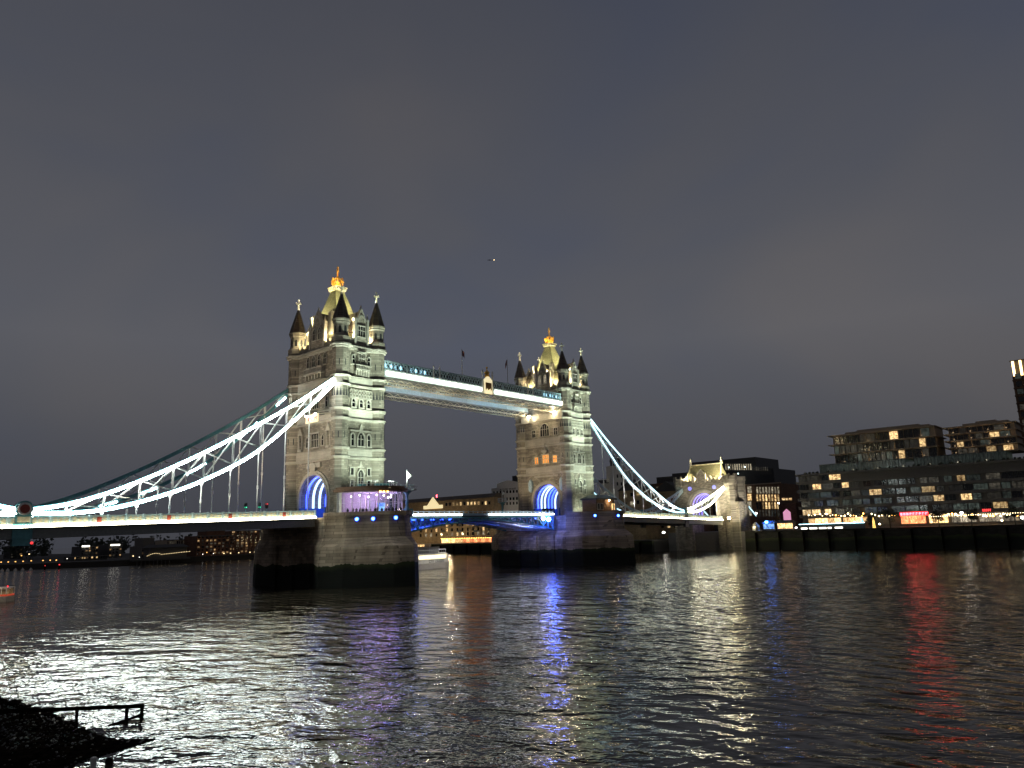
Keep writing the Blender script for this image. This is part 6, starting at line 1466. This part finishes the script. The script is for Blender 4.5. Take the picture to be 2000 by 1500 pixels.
def moored_boat():
    p = at_x(826, 1070, 160); root = thing('moored_boat', (160, p.y, 0), 'pale moored boat with amber lamps beside the wharf wall, right of the nearer pier', 'boat', 'boats on the river'); M = Matrix.Translation((160, p.y, 0)) @ Matrix.Rotation(-math.pi/2, 4, 'Z')
    place(hull_mb(24, 5, 3.0), M).build('hull', 'render_white', root); mb = MB(); mb.box(-11, 4, -2, 2, 3.3, 5.2); place(mb, M).build('cabin', 'render_tan', root)
    for k in range(7): mb = MB(); mb.box(-10+k*2, -8.7+k*2, -2.1, -2.02, 3.8, 4.8); place(mb, M).build('window', 'shop_front', root)
moored_boat()

# ------------------------------------------------------------------ near foreshore, bottom left
def foreshore():
    P = [(-40, 1352), (0, 1362), (60, 1376), (108, 1392), (158, 1416), (205, 1440), (262, 1442), (304, 1444), (268, 1456), (205, 1474), (160, 1492), (120, 1512), (60, 1560), (-80, 1560)]
    pts = [at_z(u, v, .0) for u, v in P]; cx = sum(p.x for p in pts)/len(pts); cy = sum(p.y for p in pts)/len(pts)
    def inside_h(x, y):
        # distance to the outline, signed
        ins = False; dm = 1e9; n = len(pts)
        for i in range(n):
            a, b = pts[i], pts[(i+1) % n]
            if (a.y > y) != (b.y > y) and x < (b.x-a.x)*(y-a.y)/(b.y-a.y)+a.x: ins = not ins
            e = Vector((b.x-a.x, b.y-a.y)); t = max(0, min(1, ((x-a.x)*e.x+(y-a.y)*e.y)/max(1e-6, e.length_squared)))
            dm = min(dm, math.hypot(x-a.x-e.x*t, y-a.y-e.y*t))
        return dm if ins else -dm
    x0, x1 = min(p.x for p in pts)-1, max(p.x for p in pts)+1; y0, y1 = min(p.y for p in pts)-1, max(p.y for p in pts)+1
    n = 110; vs = []; fs = []
    for j in range(n+1):
        for i in range(n+1):
            x = x0+(x1-x0)*i/n; y = y0+(y1-y0)*j/n; d = inside_h(x, y)
            h = (.09*min(d, 2.0)/2.0 if d > 0 else d*.3)+.03*noise.noise((x*1.3, y*1.3, 0))+.03*noise.noise((x*4, y*4, 3))
            vs.append((x, y, max(-.6, h)))
    for j in range(n):
        for i in range(n): k = j*(n+1)+i; fs.append((k, k+1, k+n+2, k+n+1))
    mb = MB(); mb.add(vs, fs); structure(mb.build('foreshore', 'mud', None, (cx, cy, 0), True))
    rnd = random.Random(9); mb = MB(); c = 0
    while c < 1500:
        x = rnd.uniform(x0, x1); y = rnd.uniform(y0, y1); d = inside_h(x, y)
        if d < -.15: continue
        s = rnd.choice((.02, .02, .02, .03, .03, .04, .05, .08)); h = .09*min(max(d, 0), 2)/2
        mb.lathe([(s*.5, h-.02), (s, h+s*.35), (s*rnd.uniform(.5, .8), h+s*.8), (.005, h+s)], (x, y), 5, rnd.uniform(0, 3)); c += 1
    stuff(mb.build('shingle', 'shingle', None, (cx, cy, 0)))
    for (u, v, s, lb) in ((28, 1374, .42, 'dark boulder at the left end of the timber rail'), (4, 1372, .34, 'dark boulder at the left picture edge above the shingle'), (190, 1445, .22, 'dark stone at the tip of the shingle'), (214, 1486, .20, 'round dark stone in the shallows below the slipway tip')):
        p = at_z(u, v, .1); bm = bmesh.new(); bmesh.ops.create_icosphere(bm, subdivisions=3, radius=s)
        for w in bm.verts: w.co *= 1+.35*noise.noise(w.co*2.2/s*.5+Vector((u, 0, 0))); w.co.z *= .7
        me = bpy.data.meshes.new('boulder'); bm.to_mesh(me); bm.free(); me.materials.append(MATS['mud']); o = bpy.data.objects.new('boulder', me); COL.objects.link(o); o.location = (p.x, p.y, .1); tag(o, lb, 'boulder', 'boulders on the foreshore')
    # worn timber rail on posts, ending in a short return
    a = at_z(40, 1402, .15); b = at_z(280, 1394, .15); root = thing('timber_rail', (a.x, a.y, .1), 'low dark timber rail on short posts running from the shingle out over the water', 'rail'); zr = .62
    def at(u, v): return at_z(u, v, zr)
    p0, p1 = at(-30, 1391), at(281, 1379); mb = MB(); mb.bar(p0, p1, .2, .2); mb.build('rail', 'old_timber', root)
    for u in (42, 150, 248, 278):
        t = (u+30)/311; p = p0+(p1-p0)*t; zb = -.5; mb = MB(); mb.bar((p.x, p.y, zb), (p.x, p.y, zr-.08), .15, .15, (0, 1, 0)); mb.build('post', 'old_timber', root)
    p = p1; e = at_z(205, 1418, .02); mb = MB(); mb.bar((p.x, p.y, .16), (e.x, e.y, -.06), .13, .13); mb.build('brace', 'old_timber', root)
    # edge of the old slipway
    q0, q1, q2, q3 = at_z(-60, 1470, .1), at_z(110, 1462, .1), at_z(308, 1441, .05), at_z(190, 1474, .1); q4 = at_z(-60, 1512, .1)
    top = [(q0, .17), (q1, .16), (at_z(150, 1457, .1), .13), (at_z(215, 1448, .1), .12), (at_z(262, 1444, .05), .07), (q2, .01), (at_z(250, 1458, .05), .03), (q3, .08), (at_z(120, 1492, .1), .10), (q4, .12)]
    n = len(top); mb = MB(); mb.add([(p.x, p.y, -.5) for p, h in top]+[(p.x+random.uniform(-.05, .05), p.y+random.uniform(-.05, .05), h) for p, h in top], [tuple(range(n-1, -1, -1)), tuple(range(n, 2*n))]+[(i, (i+1) % n, n+(i+1) % n, n+i) for i in range(n)])
    o = mb.build('slipway', 'old_timber', None, (q1.x, q1.y, 0)); tag(o, 'dark pointed timber slipway edge reaching into the water at the lower left', 'slipway')
    p = at_z(182, 1495, .1); mb = MB(); mb.lathe([(.13, -.3), (.14, .42), (.1, .46)], (p.x, p.y), 8); o = mb.build('stake', 'render_white', None, (p.x, p.y, 0)); tag(o, 'short pale stake in the shallows at the bottom left', 'stake')
foreshore()
# an airliner's lights high over the bridge
def aircraft():
    p = CAMLOC+ray(958, 508).normalized()*3600; root = thing('airliner', tuple(p), 'tiny airliner with two lights high in the sky between the towers', 'airliner'); d = _r
    mb = MB(); mb.tube(p-d*16, p+d*16, 1.0, .8, 8); mb.extr([p-d*2, p+d*6, p+_f*15-d*6, p+_f*15-d*9], (0, 0, .5)); mb.extr([p-d*2, p+d*6, p-_f*15-d*6, p-_f*15-d*9], (0, 0, .5)); mb.build('fuselage', 'dark_metal', root)
    mb = MB(); mb.ball(tuple(p+d*16.5), .8, 6, 4); mb.build('landing_light', 'lamp_warm', root); mb = MB(); mb.ball(tuple(p-d*16.5), .5, 6, 4); mb.build('tail_light', 'lamp_blue', root)
aircraft()
